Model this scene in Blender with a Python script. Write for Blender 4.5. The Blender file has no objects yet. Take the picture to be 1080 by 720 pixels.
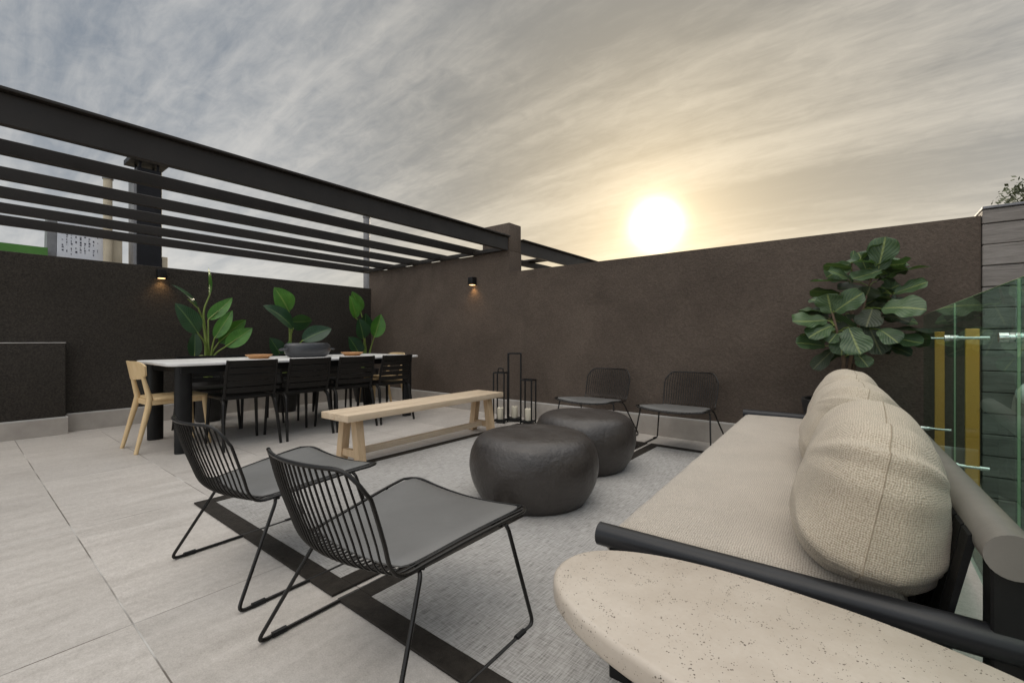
import bpy, bmesh, math, random
from mathutils import Vector, Matrix, noise
R = math.radians
PI = math.pi
random.seed(7)
scene = bpy.context.scene
COL = scene.collection

# ------------------------------------------------------------------ camera
cam_d = bpy.data.cameras.new('camera')
cam = bpy.data.objects.new('camera', cam_d)
COL.objects.link(cam)
cam.location = (0, 0, 0.95)
cam.rotation_euler = (R(90), 0, R(38.25))
cam_d.sensor_width = 36.0
cam_d.lens = 36.0 * 468 / 1080
cam_d.shift_y = -2.5 / 1080
cam_d.clip_start = 0.02
cam_d.clip_end = 2000
scene.camera = cam

# ------------------------------------------------------------------ sky and sun
SUN = Vector((-0.36403, 0.98639, 0.2575)).normalized()
SUN_EL = math.asin(SUN.z)
SUN_AZ = math.atan2(SUN.x, SUN.y)
world = bpy.data.worlds.new('World')
scene.world = world
world.use_nodes = True
nt = world.node_tree
nt.nodes.clear()


class NT:
    """small helper for building node graphs"""
    def __init__(self, tree):
        self.t = tree

    def n(self, kind, **kw):
        nd = self.t.nodes.new(kind)
        for k, v in kw.items():
            setattr(nd, k, v)
        return nd

    def link(self, a, b):
        self.t.links.new(a, b)

    def val(self, sock, v):
        if isinstance(v, bpy.types.NodeSocket):
            self.link(v, sock)
        else:
            sock.default_value = v

    def math(self, op, a, b=None, c=None, clamp=False):
        m = self.n('ShaderNodeMath', operation=op, use_clamp=clamp)
        self.val(m.inputs[0], a)
        if b is not None:
            self.val(m.inputs[1], b)
        if c is not None:
            self.val(m.inputs[2], c)
        return m.outputs[0]

    def vec(self, op, a, b=None):
        m = self.n('ShaderNodeVectorMath', operation=op)
        self.val(m.inputs[0], a)
        if b is not None:
            self.val(m.inputs[1], b)
        return m.outputs['Value'] if op in ('DOT_PRODUCT', 'LENGTH') else m.outputs[0]

    def mix(self, fac, a, b, mode='MIX'):
        m = self.n('ShaderNodeMix', data_type='RGBA', blend_type=mode)
        self.val(m.inputs[0], fac)
        self.val(m.inputs[6], a if isinstance(a, bpy.types.NodeSocket) else (*a, 1))
        self.val(m.inputs[7], b if isinstance(b, bpy.types.NodeSocket) else (*b, 1))
        return m.outputs[2]

    def ramp(self, fac, stops, interp='LINEAR'):
        m = self.n('ShaderNodeValToRGB')
        m.color_ramp.interpolation = interp
        el = m.color_ramp.elements
        while len(el) < len(stops):
            el.new(0.5)
        for e, (p, c) in zip(el, stops):
            e.position = p
            e.color = (*c, 1) if len(c) == 3 else c
        self.val(m.inputs[0], fac)
        return m.outputs[0]

    def noise(self, vec, scale, detail=4, rough=0.5, dist=0.0, lac=2.0):
        m = self.n('ShaderNodeTexNoise')
        m.inputs['Scale'].default_value = scale
        m.inputs['Detail'].default_value = detail
        m.inputs['Roughness'].default_value = rough
        m.inputs['Distortion'].default_value = dist
        m.inputs['Lacunarity'].default_value = lac
        if vec is not None:
            self.link(vec, m.inputs['Vector'])
        return m.outputs['Fac']

    def mapping(self, vec, scale=(1, 1, 1), rot=(0, 0, 0), loc=(0, 0, 0)):
        m = self.n('ShaderNodeMapping')
        m.inputs['Scale'].default_value = scale
        m.inputs['Rotation'].default_value = rot
        m.inputs['Location'].default_value = loc
        self.link(vec, m.inputs['Vector'])
        return m.outputs[0]

    def maprange(self, v, a, b, c, d, smooth=False):
        m = self.n('ShaderNodeMapRange')
        if smooth:
            m.interpolation_type = 'SMOOTHSTEP'
        self.val(m.inputs[0], v)
        for i, x in enumerate((a, b, c, d)):
            m.inputs[i + 1].default_value = x
        return m.outputs[0]


w = NT(nt)
nish = w.n('ShaderNodeTexSky', sky_type='NISHITA')
nish.sun_disc = False
nish.sun_elevation = SUN_EL
nish.sun_rotation = SUN_AZ
nish.altitude = 300
nish.air_density = 1.0
nish.dust_density = 2.0
bg1 = w.n('ShaderNodeBackground')
bg1.inputs['Strength'].default_value = 0.06
w.link(nish.outputs[0], bg1.inputs['Color'])
tc = w.n('ShaderNodeTexCoord')
D = w.vec('NORMALIZE', tc.outputs['Generated'])
sep = w.n('ShaderNodeSeparateXYZ')
w.link(D, sep.inputs[0])
dz = w.math('MAXIMUM', sep.outputs[2], 0.0)
den = w.math('ADD', dz, 0.16)
cmb = w.n('ShaderNodeCombineXYZ')
w.link(w.math('DIVIDE', sep.outputs[0], den), cmb.inputs[0])
w.link(w.math('DIVIDE', sep.outputs[1], den), cmb.inputs[1])
P = cmb.outputs[0]
# streaks of thin cloud drawn out towards the sun side
P1 = w.mapping(P, scale=(0.4, 1.9, 1), rot=(0, 0, R(-32)))
n1 = w.noise(P1, 1.0, 9, 0.60, 0.55)
n2 = w.noise(w.mapping(P, scale=(0.6, 3.4, 1), rot=(0, 0, R(-52)), loc=(3, 1, 0)), 2.3, 8, 0.64, 0.45)
n3 = w.noise(P, 0.45, 3, 0.5, 0.3)
cl = w.math('ADD', w.math('MULTIPLY', n1, 0.55), w.math('MULTIPLY', n2, 0.25))
cl = w.math('ADD', cl, w.math('MULTIPLY', n3, 0.3))
n4 = w.noise(w.mapping(P, scale=(1.6, 2.8, 1), rot=(0, 0, R(-20)), loc=(7, 2, 0)), 5.5, 6, 0.62, 0.8)
cl = w.math('ADD', w.math('MULTIPLY', w.math('SUBTRACT', n4, 0.5), 0.15), cl)
cloud = w.maprange(cl, 0.44, 0.72, 0.0, 1.0, True)
dt = w.vec('DOT_PRODUCT', D, tuple(SUN))
ang = w.math('ARCCOSINE', w.math('MINIMUM', dt, 0.99999))
g_core = w.math('EXPONENT', w.math('MULTIPLY', w.math('POWER', w.math('DIVIDE', ang, 0.031), 1.8), -1.0))
g_mid = w.math('EXPONENT', w.math('MULTIPLY', ang, -1 / 0.07))
g_wide = w.math('EXPONENT', w.math('MULTIPLY', ang, -1 / 0.42))
warm = w.maprange(ang, 0.12, 0.95, 1.0, 0.0, True)
low = w.maprange(dz, 0.0, 0.55, 1.0, 0.0)
thin = w.mix(warm, (0.165, 0.205, 0.26), (0.235, 0.22, 0.19))
thick = w.mix(warm, (0.52, 0.52, 0.515), (0.50, 0.455, 0.375))
base = w.mix(cloud, thin, thick)
hor = w.mix(warm, (0.86, 0.83, 0.78), (0.74, 0.62, 0.44))
base = w.mix(w.math('MULTIPLY', w.math('POWER', low, 2.6), 0.75), base, hor)
glow = w.mix(1.0, base, w.mix(g_wide, (0, 0, 0), (0.26, 0.20, 0.10)), 'ADD')
glow = w.mix(1.0, glow, w.mix(g_mid, (0, 0, 0), (0.75, 0.56, 0.28)), 'ADD')
core = w.n('ShaderNodeVectorMath', operation='SCALE')
core.inputs[0].default_value = (9.0, 7.6, 5.0)
w.link(g_core, core.inputs['Scale'])
glow = w.mix(1.0, glow, core.outputs[0], 'ADD')
# cloud sheet brightened overhead and behind the view as added fill for the floor
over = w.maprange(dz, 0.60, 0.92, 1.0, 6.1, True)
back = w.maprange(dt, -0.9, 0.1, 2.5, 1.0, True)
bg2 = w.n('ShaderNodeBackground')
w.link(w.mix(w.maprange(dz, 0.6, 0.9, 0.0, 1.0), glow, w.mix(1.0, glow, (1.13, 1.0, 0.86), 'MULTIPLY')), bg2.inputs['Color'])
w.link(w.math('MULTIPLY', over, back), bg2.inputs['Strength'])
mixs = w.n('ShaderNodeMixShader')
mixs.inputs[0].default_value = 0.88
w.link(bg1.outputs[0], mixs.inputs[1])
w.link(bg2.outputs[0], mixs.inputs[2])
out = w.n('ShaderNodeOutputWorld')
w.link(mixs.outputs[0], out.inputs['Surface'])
world.cycles.sampling_method = 'MANUAL'
world.cycles.sample_map_resolution = 1024

sl = bpy.data.lights.new('sun', 'SUN')
sl.energy = 3.2
sl.angle = R(0.6)
sl.color = (1.0, 0.86, 0.66)
so = bpy.data.objects.new('sun', sl)
COL.objects.link(so)
so.rotation_euler = SUN.to_track_quat('Z', 'Y').to_euler()
so.location = SUN * 40

scene.view_settings.view_transform = 'Standard'
scene.view_settings.look = 'None'
scene.view_settings.gamma = 1.0
scene.view_settings.exposure = 0.17
scene.view_settings.use_curve_mapping = False
scene.render.engine = 'CYCLES'
scene.cycles.use_denoising = True
scene.cycles.max_bounces = 8
scene.cycles.transparent_max_bounces = 12

# ------------------------------------------------------------------ materials


def newmat(name):
    m = bpy.data.materials.new(name)
    m.use_nodes = True
    t = NT(m.node_tree)
    b = m.node_tree.nodes['Principled BSDF']
    c = t.n('ShaderNodeTexCoord')
    return m, t, b, c


def setin(b, **kw):
    for k, v in kw.items():
        b.inputs[k.replace('_', ' ')].default_value = v


def bump(t, b, h, strength, dist=0.01):
    bn = t.n('ShaderNodeBump')
    bn.inputs['Strength'].default_value = strength
    bn.inputs['Distance'].default_value = dist
    t.link(h, bn.inputs['Height'])
    t.link(bn.outputs[0], b.inputs['Normal'])
    return bn


def pmat(name, c1, c2, scale=4, rough=0.5, rvar=0.1, bscale=60, bstr=0.2, metal=0.0, stretch=(1, 1, 1), spec=0.5,
         detail=5, bdist=0.01):
    m, t, b, c = newmat(name)
    v = t.mapping(c.outputs['Object'], scale=stretch)
    n = t.noise(v, scale, detail, 0.6)
    t.link(t.mix(t.maprange(n, 0.32, 0.68, 0, 1), c1, c2), b.inputs['Base Color'])
    n2 = t.noise(v, scale * 2.3, 4, 0.6)
    t.link(t.maprange(n2, 0.3, 0.7, rough - rvar, rough + rvar), b.inputs['Roughness'])
    b.inputs['Metallic'].default_value = metal
    b.inputs['Specular IOR Level'].default_value = spec
    if bstr:
        bump(t, b, t.noise(v, bscale, 4, 0.6), bstr, bdist)
    return m


def stucco(name, c1, c2, grain=1.0):
    m, t, b, c = newmat(name)
    o = t.n('ShaderNodeNewGeometry').outputs['Position']
    big = t.noise(o, 1.1, 5, 0.65, 0.4)
    fine = t.noise(o, 70, 4, 0.7)
    col = t.mix(t.maprange(big, 0.3, 0.7, 0, 1), c1, c2)
    sp = t.maprange(fine, 0.3, 0.72, 1 - 0.55 * grain, 1 + 0.6 * grain)
    k = t.n('ShaderNodeVectorMath', operation='SCALE')
    t.link(col, k.inputs[0])
    t.link(sp, k.inputs['Scale'])
    t.link(k.outputs[0], b.inputs['Base Color'])
    b.inputs['Roughness'].default_value = 0.8
    b.inputs['Specular IOR Level'].default_value = 0.3
    mid = t.noise(o, 26, 5, 0.65)
    h = t.math('ADD', t.math('MULTIPLY', mid, 0.6), t.math('MULTIPLY', fine, 0.6))
    bump(t, b, h, 0.8, 0.012)
    return m


def floor_mat():
    m, t, b, c = newmat('porcelain_tile')
    o = c.outputs['Object']
    s = t.n('ShaderNodeSeparateXYZ')
    t.link(o, s.inputs[0])

    def line(coord, off, pitch, half):
        q = t.math('SUBTRACT', coord, off)
        q = t.math('DIVIDE', q, pitch)
        fr = t.math('ABSOLUTE', t.math('SUBTRACT', t.math('FRACT', t.math('ADD', q, 0.5)), 0.5))
        d = t.math('MULTIPLY', fr, pitch)
        return t.maprange(d, half * 0.55, half, 1.0, 0.0), t.math('FLOOR', q)
    lx, ix = line(s.outputs[0], -4.27, 1.18, 0.0030)
    ly, iy = line(s.outputs[1], 0.381, 0.59, 0.0030)
    g = t.math('MAXIMUM', lx, ly)
    # each tile gets its own tone and its own piece of the streaky stone print
    cid = t.n('ShaderNodeCombineXYZ')
    t.link(ix, cid.inputs[0])
    t.link(iy, cid.inputs[1])
    wn = t.n('ShaderNodeTexWhiteNoise', noise_dimensions='2D')
    t.link(cid.outputs[0], wn.inputs['Vector'])
    sc = t.n('ShaderNodeVectorMath', operation='SCALE')
    t.link(wn.outputs['Color'], sc.inputs[0])
    sc.inputs['Scale'].default_value = 9.0
    v = t.vec('ADD', o, sc.outputs[0])
    st = t.noise(t.mapping(v, scale=(6.0, 0.9, 1), rot=(0, 0, R(12))), 2.0, 9, 0.66, 0.6)
    sp = t.noise(v, 210, 2, 0.8)
    sp2 = t.noise(v, 45, 5, 0.7)
    k = t.math('ADD', t.math('MULTIPLY', st, 0.38), t.math('ADD', t.math('MULTIPLY', sp, 0.42), t.math('MULTIPLY', sp2, 0.30)))
    col = t.ramp(k, [(0.36, (0.315, 0.287, 0.256)), (0.54, (0.455, 0.421, 0.382)), (0.72, (0.59, 0.553, 0.51))])
    tone = t.maprange(wn.outputs['Value'], 0, 1, 0.94, 1.05)
    kk = t.n('ShaderNodeVectorMath', operation='SCALE')
    t.link(col, kk.inputs[0])
    t.link(tone, kk.inputs['Scale'])
    dirt = t.maprange(t.noise(o, 0.9, 6, 0.6), 0.35, 0.65, 0.92, 1.03)
    k2 = t.n('ShaderNodeVectorMath', operation='SCALE')
    t.link(kk.outputs[0], k2.inputs[0])
    t.link(dirt, k2.inputs['Scale'])
    gc = t.mix(t.maprange(t.noise(o, 2.0, 3, 0.5), 0.50, 0.60, 0, 1), (0.13, 0.11, 0.092), (0.52, 0.50, 0.47))
    t.link(t.mix(t.math('MULTIPLY', g, t.maprange(t.noise(o, 1.3, 3, 0.5), 0.35, 0.55, 0.5, 1.0)), k2.outputs[0], gc), b.inputs['Base Color'])
    t.link(t.maprange(st, 0.3, 0.7, 0.42, 0.62), b.inputs['Roughness'])
    h = t.math('SUBTRACT', t.math('MULTIPLY', sp, 0.35), g)
    bump(t, b, h, 0.35, 0.004)
    return m


def rug_mat():
    m, t, b, c = newmat('woven_rug')
    o = c.outputs['Object']
    a = t.noise(t.mapping(o, scale=(22, 270, 1)), 1.0, 2, 0.6)
    d = t.noise(t.mapping(o, scale=(240, 14, 1), loc=(5, 2, 0)), 1.0, 2, 0.6)
    big = t.noise(o, 1.4, 4, 0.6)
    k = t.math('ADD', t.math('MULTIPLY', a, 0.45), t.math('MULTIPLY', d, 0.55))
    col = t.ramp(k, [(0.34, (0.165, 0.157, 0.146)), (0.48, (0.325, 0.313, 0.295)), (0.64, (0.45, 0.437, 0.417))])
    s = t.n('ShaderNodeVectorMath', operation='SCALE')
    t.link(col, s.inputs[0])
    t.link(t.maprange(big, 0.3, 0.7, 0.9, 1.08), s.inputs['Scale'])
    t.link(s.outputs[0], b.inputs['Base Color'])
    setin(b, Roughness=0.85)
    b.inputs['Specular IOR Level'].default_value = 0.2
    bump(t, b, k, 0.5, 0.003)
    return m


def fabric_mat(name, c1, c2, scale=260, bs=0.6, period=0.014):
    """looped upholstery cloth: small lighter loops in slanting rows over a darker ground"""
    m, t, b, c = newmat(name)
    o = c.outputs['Object']
    sp = t.n('ShaderNodeSeparateXYZ')
    jit = t.n('ShaderNodeTexNoise')
    jit.inputs['Scale'].default_value = 70
    t.link(o, jit.inputs['Vector'])
    jo = t.n('ShaderNodeVectorMath', operation='SCALE')
    t.link(jit.outputs['Color'], jo.inputs[0])
    jo.inputs['Scale'].default_value = 0.008
    t.link(t.vec('ADD', o, jo.outputs[0]), sp.inputs[0])
    x, y, z = sp.outputs
    # the cloth lies flat on whichever side of the cushion it covers
    ns = t.n('ShaderNodeSeparateXYZ')
    t.link(c.outputs['Normal'], ns.inputs[0])
    ax, ay, az = [t.math('ABSOLUTE', q) for q in ns.outputs]
    topf = t.math('MULTIPLY', t.math('GREATER_THAN', az, ax), t.math('GREATER_THAN', az, ay))
    endf = t.math('MULTIPLY', t.math('GREATER_THAN', ay, ax), t.math('SUBTRACT', 1.0, topf))
    p1 = t.math('ADD', t.math('MULTIPLY', y, t.math('SUBTRACT', 1.0, endf)), t.math('MULTIPLY', x, endf))
    p2 = t.math('ADD', t.math('MULTIPLY', z, t.math('SUBTRACT', 1.0, topf)), t.math('MULTIPLY', x, topf))
    kf = 2 * PI / period
    sa = t.math('SINE', t.math('MULTIPLY', t.math('ADD', p1, p2), kf))
    sb = t.math('SINE', t.math('MULTIPLY', t.math('SUBTRACT', p1, p2), kf))
    weave = t.math('ADD', t.math('MULTIPLY', t.math('MULTIPLY', sa, sb), 0.5), 0.5)
    n = t.noise(o, scale, 3, 0.75)
    big = t.noise(o, 5, 4, 0.6)
    k = t.math('ADD', t.math('MULTIPLY', weave, 0.36), t.math('MULTIPLY', n, 0.75))
    col = t.mix(t.maprange(k, 0.3, 0.82, 0, 1), c2, c1)
    s = t.n('ShaderNodeVectorMath', operation='SCALE')
    t.link(col, s.inputs[0])
    t.link(t.maprange(big, 0.3, 0.7, 0.93, 1.05), s.inputs['Scale'])
    t.link(s.outputs[0], b.inputs['Base Color'])
    setin(b, Roughness=0.95)
    b.inputs['Specular IOR Level'].default_value = 0.15
    b.inputs['Sheen Weight'].default_value = 0.2
    b.inputs['Sheen Roughness'].default_value = 0.5
    h = t.math('ADD', k, t.math('MULTIPLY', t.noise(o, 9, 4, 0.6), 1.2))
    bump(t, b, h, bs, 0.004)
    return m


def wood_mat(name, c1, c2, along='Y', scale=3.0):
    m, t, b, c = newmat(name)
    o = c.outputs['Object']
    st = {'X': (0.6, 9, 9), 'Y': (9, 0.6, 9), 'Z': (9, 9, 0.6)}[along]
    v = t.mapping(o, scale=st)
    n = t.noise(v, scale, 7, 0.65, 0.8)
    n2 = t.noise(v, scale * 7, 4, 0.7)
    k = t.math('ADD', t.math('MULTIPLY', n, 0.75), t.math('MULTIPLY', n2, 0.3))
    t.link(t.mix(t.maprange(k, 0.36, 0.7, 0, 1), c1, c2), b.inputs['Base Color'])
    setin(b, Roughness=0.55)
    bump(t, b, k, 0.25, 0.003)
    return m


def travertine_mat():
    m, t, b, c = newmat('pitted_stone')
    o = c.outputs['Object']
    big = t.noise(o, 6, 6, 0.6)
    fine = t.noise(o, 90, 3, 0.6)
    vo = t.n('ShaderNodeTexVoronoi')
    vo.inputs['Scale'].default_value = 125
    t.link(o, vo.inputs['Vector'])
    size = t.maprange(t.noise(o, 33, 2, 0.5), 0.42, 0.70, 0.0, 0.28)
    clus = t.maprange(t.noise(o, 5.5, 3, 0.6), 0.38, 0.60, 0.45, 1.0)
    size = t.math('MULTIPLY', size, clus)
    pit = t.math('LESS_THAN', vo.outputs['Distance'], size)
    vo2 = t.n('ShaderNodeTexVoronoi')
    vo2.inputs['Scale'].default_value = 190
    t.link(o, vo2.inputs['Vector'])
    pit2 = t.math('LESS_THAN', vo2.outputs['Distance'], t.maprange(t.noise(o, 40, 2, 0.5), 0.42, 0.7, 0.0, 0.34))
    p = t.math('MAXIMUM', pit, t.math('MULTIPLY', pit2, 0.8))
    col = t.mix(t.maprange(big, 0.3, 0.7, 0, 1), (0.45, 0.39, 0.322), (0.55, 0.488, 0.412))
    col = t.mix(t.maprange(fine, 0.3, 0.8, 0, 0.3), col, (0.42, 0.34, 0.26))
    t.link(t.mix(p, col, (0.07, 0.05, 0.035)), b.inputs['Base Color'])
    t.link(t.maprange(big, 0.3, 0.7, 0.3, 0.48), b.inputs['Roughness'])
    bump(t, b, t.math('SUBTRACT', t.math('MULTIPLY', fine, 0.15), p), 0.5, 0.003)
    return m


def leaf_mat(name, dark, light, rib, vein_freq=9, rough=0.35, slant=1.0):
    m, t, b, c = newmat(name)
    uv = t.n('ShaderNodeUVMap')
    s = t.n('ShaderNodeSeparateXYZ')
    t.link(uv.outputs[0], s.inputs[0])
    u = t.math('ABSOLUTE', t.math('SUBTRACT', s.outputs[0], 0.5))
    v = s.outputs[1]
    ribm = t.maprange(u, 0.02, 0.05, 1.0, 0.0)
    ph = t.math('MULTIPLY', t.math('SUBTRACT', v, t.math('MULTIPLY', u, slant)), vein_freq)
    fr = t.math('ABSOLUTE', t.math('SUBTRACT', t.math('FRACT', ph), 0.5))
    vein = t.maprange(fr, 0.02, 0.11, 1.0, 0.0)
    n = t.noise(c.outputs['Object'], 5, 4, 0.6)
    col = t.mix(t.maprange(n, 0.35, 0.65, 0, 1), dark, light)
    col = t.mix(t.math('MULTIPLY', vein, 0.28), col, rib)
    col = t.mix(t.math('MULTIPLY', ribm, 0.85), col, rib)
    t.link(col, b.inputs['Base Color'])
    setin(b, Roughness=rough)
    b.inputs['Specular IOR Level'].default_value = 0.5
    h = t.math('ADD', t.math('MULTIPLY', fr, 1.0), t.math('MULTIPLY', n, 0.4))
    bump(t, b, h, 0.45, 0.008)
    tr = t.n('ShaderNodeBsdfTranslucent')
    t.link(t.mix(0.5, col, (0.10, 0.22, 0.02)), tr.inputs['Color'])
    mx = t.n('ShaderNodeMixShader')
    mx.inputs[0].default_value = 0.22
    o = m.node_tree.nodes['Material Output']
    t.link(b.outputs[0], mx.inputs[1])
    t.link(tr.outputs[0], mx.inputs[2])
    t.link(mx.outputs[0], o.inputs['Surface'])
    return m


def glass_mat():
    m, t, b, c = newmat('green_glass')
    tr = t.n('ShaderNodeBsdfTransparent')
    tr.inputs['Color'].default_value = (0.72, 0.86, 0.81, 1)
    gl = t.n('ShaderNodeBsdfGlossy')
    gl.inputs['Roughness'].default_value = 0.01
    gl.inputs['Color'].default_value = (0.9, 1.0, 0.95, 1)
    fr = t.n('ShaderNodeFresnel')
    fr.inputs['IOR'].default_value = 1.5
    mx = t.n('ShaderNodeMixShader')
    geo = t.n('ShaderNodeNewGeometry')
    front = t.math('SUBTRACT', 1.0, geo.outputs['Backfacing'])
    t.link(t.math('MULTIPLY', t.math('MULTIPLY', fr.outputs[0], 0.75), front), mx.inputs[0])
    t.link(tr.outputs[0], mx.inputs[1])
    t.link(gl.outputs[0], mx.inputs[2])
    t.link(mx.outputs[0], m.node_tree.nodes['Material Output'].inputs['Surface'])
    return m


def board_mat():
    m, t, b, c = newmat('board_marked_concrete')
    o = c.outputs['Object']
    s = t.n('ShaderNodeSeparateXYZ')
    t.link(o, s.inputs[0])
    row = t.math('FLOOR', t.math('DIVIDE', s.outputs[2], 0.142))
    cb = t.n('ShaderNodeCombineXYZ')
    t.link(row, cb.inputs[0])
    wn = t.n('ShaderNodeTexWhiteNoise', noise_dimensions='1D')
    t.link(row, wn.inputs['W'])
    v = t.vec('ADD', o, cb.outputs[0])
    g = t.noise(t.mapping(v, scale=(1.2, 1.2, 9)), 4, 7, 0.65, 0.5)
    bl = t.noise(o, 3.0, 5, 0.6)
    k = t.math('ADD', t.math('MULTIPLY', g, 0.6), t.math('ADD', t.math('MULTIPLY', bl, 0.35), t.math('MULTIPLY', wn.outputs['Value'], 0.16)))
    t.link(t.ramp(k, [(0.38, (0.15, 0.133, 0.118)), (0.6, (0.245, 0.222, 0.20)), (0.78, (0.34, 0.315, 0.29))]), b.inputs['Base Color'])
    setin(b, Roughness=0.8)
    bump(t, b, g, 0.6, 0.01)
    return m


M = {}
M['floor'] = floor_mat()
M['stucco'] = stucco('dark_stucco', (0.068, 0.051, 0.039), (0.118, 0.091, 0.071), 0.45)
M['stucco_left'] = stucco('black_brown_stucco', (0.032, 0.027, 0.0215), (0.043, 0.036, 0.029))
M['skirt'] = pmat('stone_skirting', (0.33, 0.295, 0.26), (0.43, 0.39, 0.345), 5, 0.55, 0.1, 70, 0.15)
M['skirt_top'] = pmat('pale_stone_highlight', (0.42, 0.40, 0.375), (0.52, 0.50, 0.47), 5, 0.5, 0.1, 70, 0.1)  # paler than the skirting: the highlight on its top edge put into the colour
M['boards'] = board_mat()
M['steel'] = pmat('dark_painted_steel', (0.020, 0.017, 0.0145), (0.028, 0.024, 0.0205), 3, 0.42, 0.08, 160, 0.05, spec=0.3)
M['black'] = pmat('matt_black_metal', (0.008, 0.008, 0.008), (0.013, 0.013, 0.013), 8, 0.42, 0.08, 220, 0.06, spec=0.25)
M['wire'] = pmat('black_wire', (0.008, 0.007, 0.006), (0.012, 0.011, 0.010), 12, 0.3, 0.06, 200, 0.03, spec=0.35)
M['pad'] = pmat('grey_vinyl', (0.13, 0.128, 0.123), (0.155, 0.153, 0.147), 4, 0.36, 0.05, 240, 0.06)
M['blackplastic'] = pmat('black_resin', (0.008, 0.007, 0.006), (0.012, 0.011, 0.010), 6, 0.42, 0.08, 220, 0.08, spec=0.25)
M['tabletop'] = pmat('white_ceramic', (0.66, 0.645, 0.62), (0.74, 0.725, 0.70), 4, 0.35, 0.06, 90, 0.03)
M['oak'] = wood_mat('pale_oak', (0.50, 0.38, 0.25), (0.70, 0.57, 0.42), 'Y')
M['oakx'] = wood_mat('pale_oak_legs', (0.43, 0.295, 0.165), (0.60, 0.45, 0.29), 'Z')
M['ash'] = wood_mat('ash_chair_wood', (0.60, 0.42, 0.21), (0.72, 0.54, 0.31), 'Z', 2.2)
M['bowlwood'] = wood_mat('turned_bowl_wood', (0.42, 0.20, 0.075), (0.56, 0.30, 0.13), 'X', 2.5)
M['rug'] = rug_mat()
M['rugedge'] = pmat('black_rug_edge', (0.018, 0.015, 0.012), (0.032, 0.027, 0.022), 30, 0.65, 0.05, 300, 0.3, spec=0.2)
M['fabric'] = fabric_mat('seat_boucle', (0.62, 0.555, 0.47), (0.26, 0.22, 0.175), 230, 0.7, 0.012)
M['pillow'] = fabric_mat('cushion_boucle', (0.72, 0.635, 0.51), (0.33, 0.265, 0.185), 235, 0.8, 0.0095)
M['thread'] = pmat('brown_thread', (0.30, 0.25, 0.18), (0.38, 0.32, 0.24), 60, 0.9, 0.05, 200, 0.2, spec=0.1)
M['stone'] = travertine_mat()
M['pouf'] = pmat('charcoal_pouf', (0.027, 0.022, 0.019), (0.050, 0.043, 0.038), 5.5, 0.40, 0.09, 36, 0.5, bdist=0.009, spec=0.6)
M['arm'] = pmat('graphite_tube', (0.012, 0.0125, 0.014), (0.018, 0.0185, 0.021), 5, 0.36, 0.05, 200, 0.04, spec=0.35)
M['backrail'] = pmat('bronze_grey_tube', (0.17, 0.155, 0.138), (0.21, 0.192, 0.172), 5, 0.36, 0.05, 200, 0.04)
M['strap'] = pmat('black_strap', (0.006, 0.006, 0.006), (0.011, 0.011, 0.011), 20, 0.6, 0.05, 300, 0.2, spec=0.2)
M['glass'] = glass_mat()
M['glassedge'] = pmat('glass_edge', (0.45, 0.50, 0.33), (0.60, 0.60, 0.40), 6, 0.2, 0.05, 100, 0.0)
M['brass'] = pmat('brass_bar', (0.82, 0.38, 0.06), (0.92, 0.46, 0.09), 3, 0.38, 0.06, 120, 0.03, metal=0.3)
M['chrome'] = pmat('steel_pin', (0.62, 0.62, 0.60), (0.72, 0.72, 0.70), 5, 0.22, 0.05, 100, 0.0, metal=0.9)
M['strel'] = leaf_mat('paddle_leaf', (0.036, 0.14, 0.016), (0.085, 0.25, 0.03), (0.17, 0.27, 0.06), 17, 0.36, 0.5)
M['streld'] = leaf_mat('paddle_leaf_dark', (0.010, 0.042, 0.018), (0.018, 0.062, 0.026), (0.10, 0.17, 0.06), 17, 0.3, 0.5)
M['stem'] = pmat('leaf_stalk', (0.13, 0.20, 0.035), (0.22, 0.28, 0.07), 9, 0.45, 0.08, 60, 0.1)
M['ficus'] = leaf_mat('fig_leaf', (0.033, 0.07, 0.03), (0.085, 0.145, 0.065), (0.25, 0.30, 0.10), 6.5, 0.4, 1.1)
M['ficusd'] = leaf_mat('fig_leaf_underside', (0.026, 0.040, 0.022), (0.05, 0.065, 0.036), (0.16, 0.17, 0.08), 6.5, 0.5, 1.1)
M['bark'] = pmat('bark', (0.11, 0.07, 0.045), (0.19, 0.13, 0.085), 20, 0.8, 0.1, 60, 0.5)
M['pot'] = pmat('dark_planter', (0.018, 0.017, 0.016), (0.03, 0.028, 0.026), 6, 0.6, 0.1, 70, 0.15)
M['soil'] = pmat('soil', (0.03, 0.022, 0.016), (0.06, 0.045, 0.03), 40, 0.9, 0.05, 60, 0.8)
M['candle'] = pmat('ivory_wax', (0.70, 0.64, 0.50), (0.78, 0.72, 0.58), 8, 0.5, 0.05, 60, 0.05)
M['bowlblack'] = pmat('charcoal_ceramic', (0.03, 0.032, 0.036), (0.055, 0.057, 0.062), 7, 0.33, 0.07, 45, 0.2, stretch=(1, 1, 6))
M['white'] = pmat('white_panel', (0.60, 0.62, 0.68), (0.70, 0.71, 0.75), 3, 0.5, 0.1, 60, 0.05)
M['render'] = pmat('pale_render', (0.42, 0.36, 0.26), (0.55, 0.48, 0.36), 3, 0.7, 0.1, 50, 0.2)
M['greenroof'] = pmat('green_fascia', (0.05, 0.16, 0.022), (0.075, 0.22, 0.035), 3, 0.6, 0.1, 40, 0.15)
M['grey'] = pmat('weathered_grey', (0.14, 0.14, 0.15), (0.24, 0.24, 0.25), 4, 0.6, 0.1, 60, 0.2)
M['chim'] = pmat('black_flue', (0.008, 0.008, 0.010), (0.014, 0.014, 0.017), 4, 0.5, 0.1, 60, 0.1, spec=0.2)
M['ink'] = pmat('dark_ink', (0.03, 0.03, 0.05), (0.05, 0.05, 0.07), 5, 0.7, 0.1, 60, 0.0)
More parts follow.
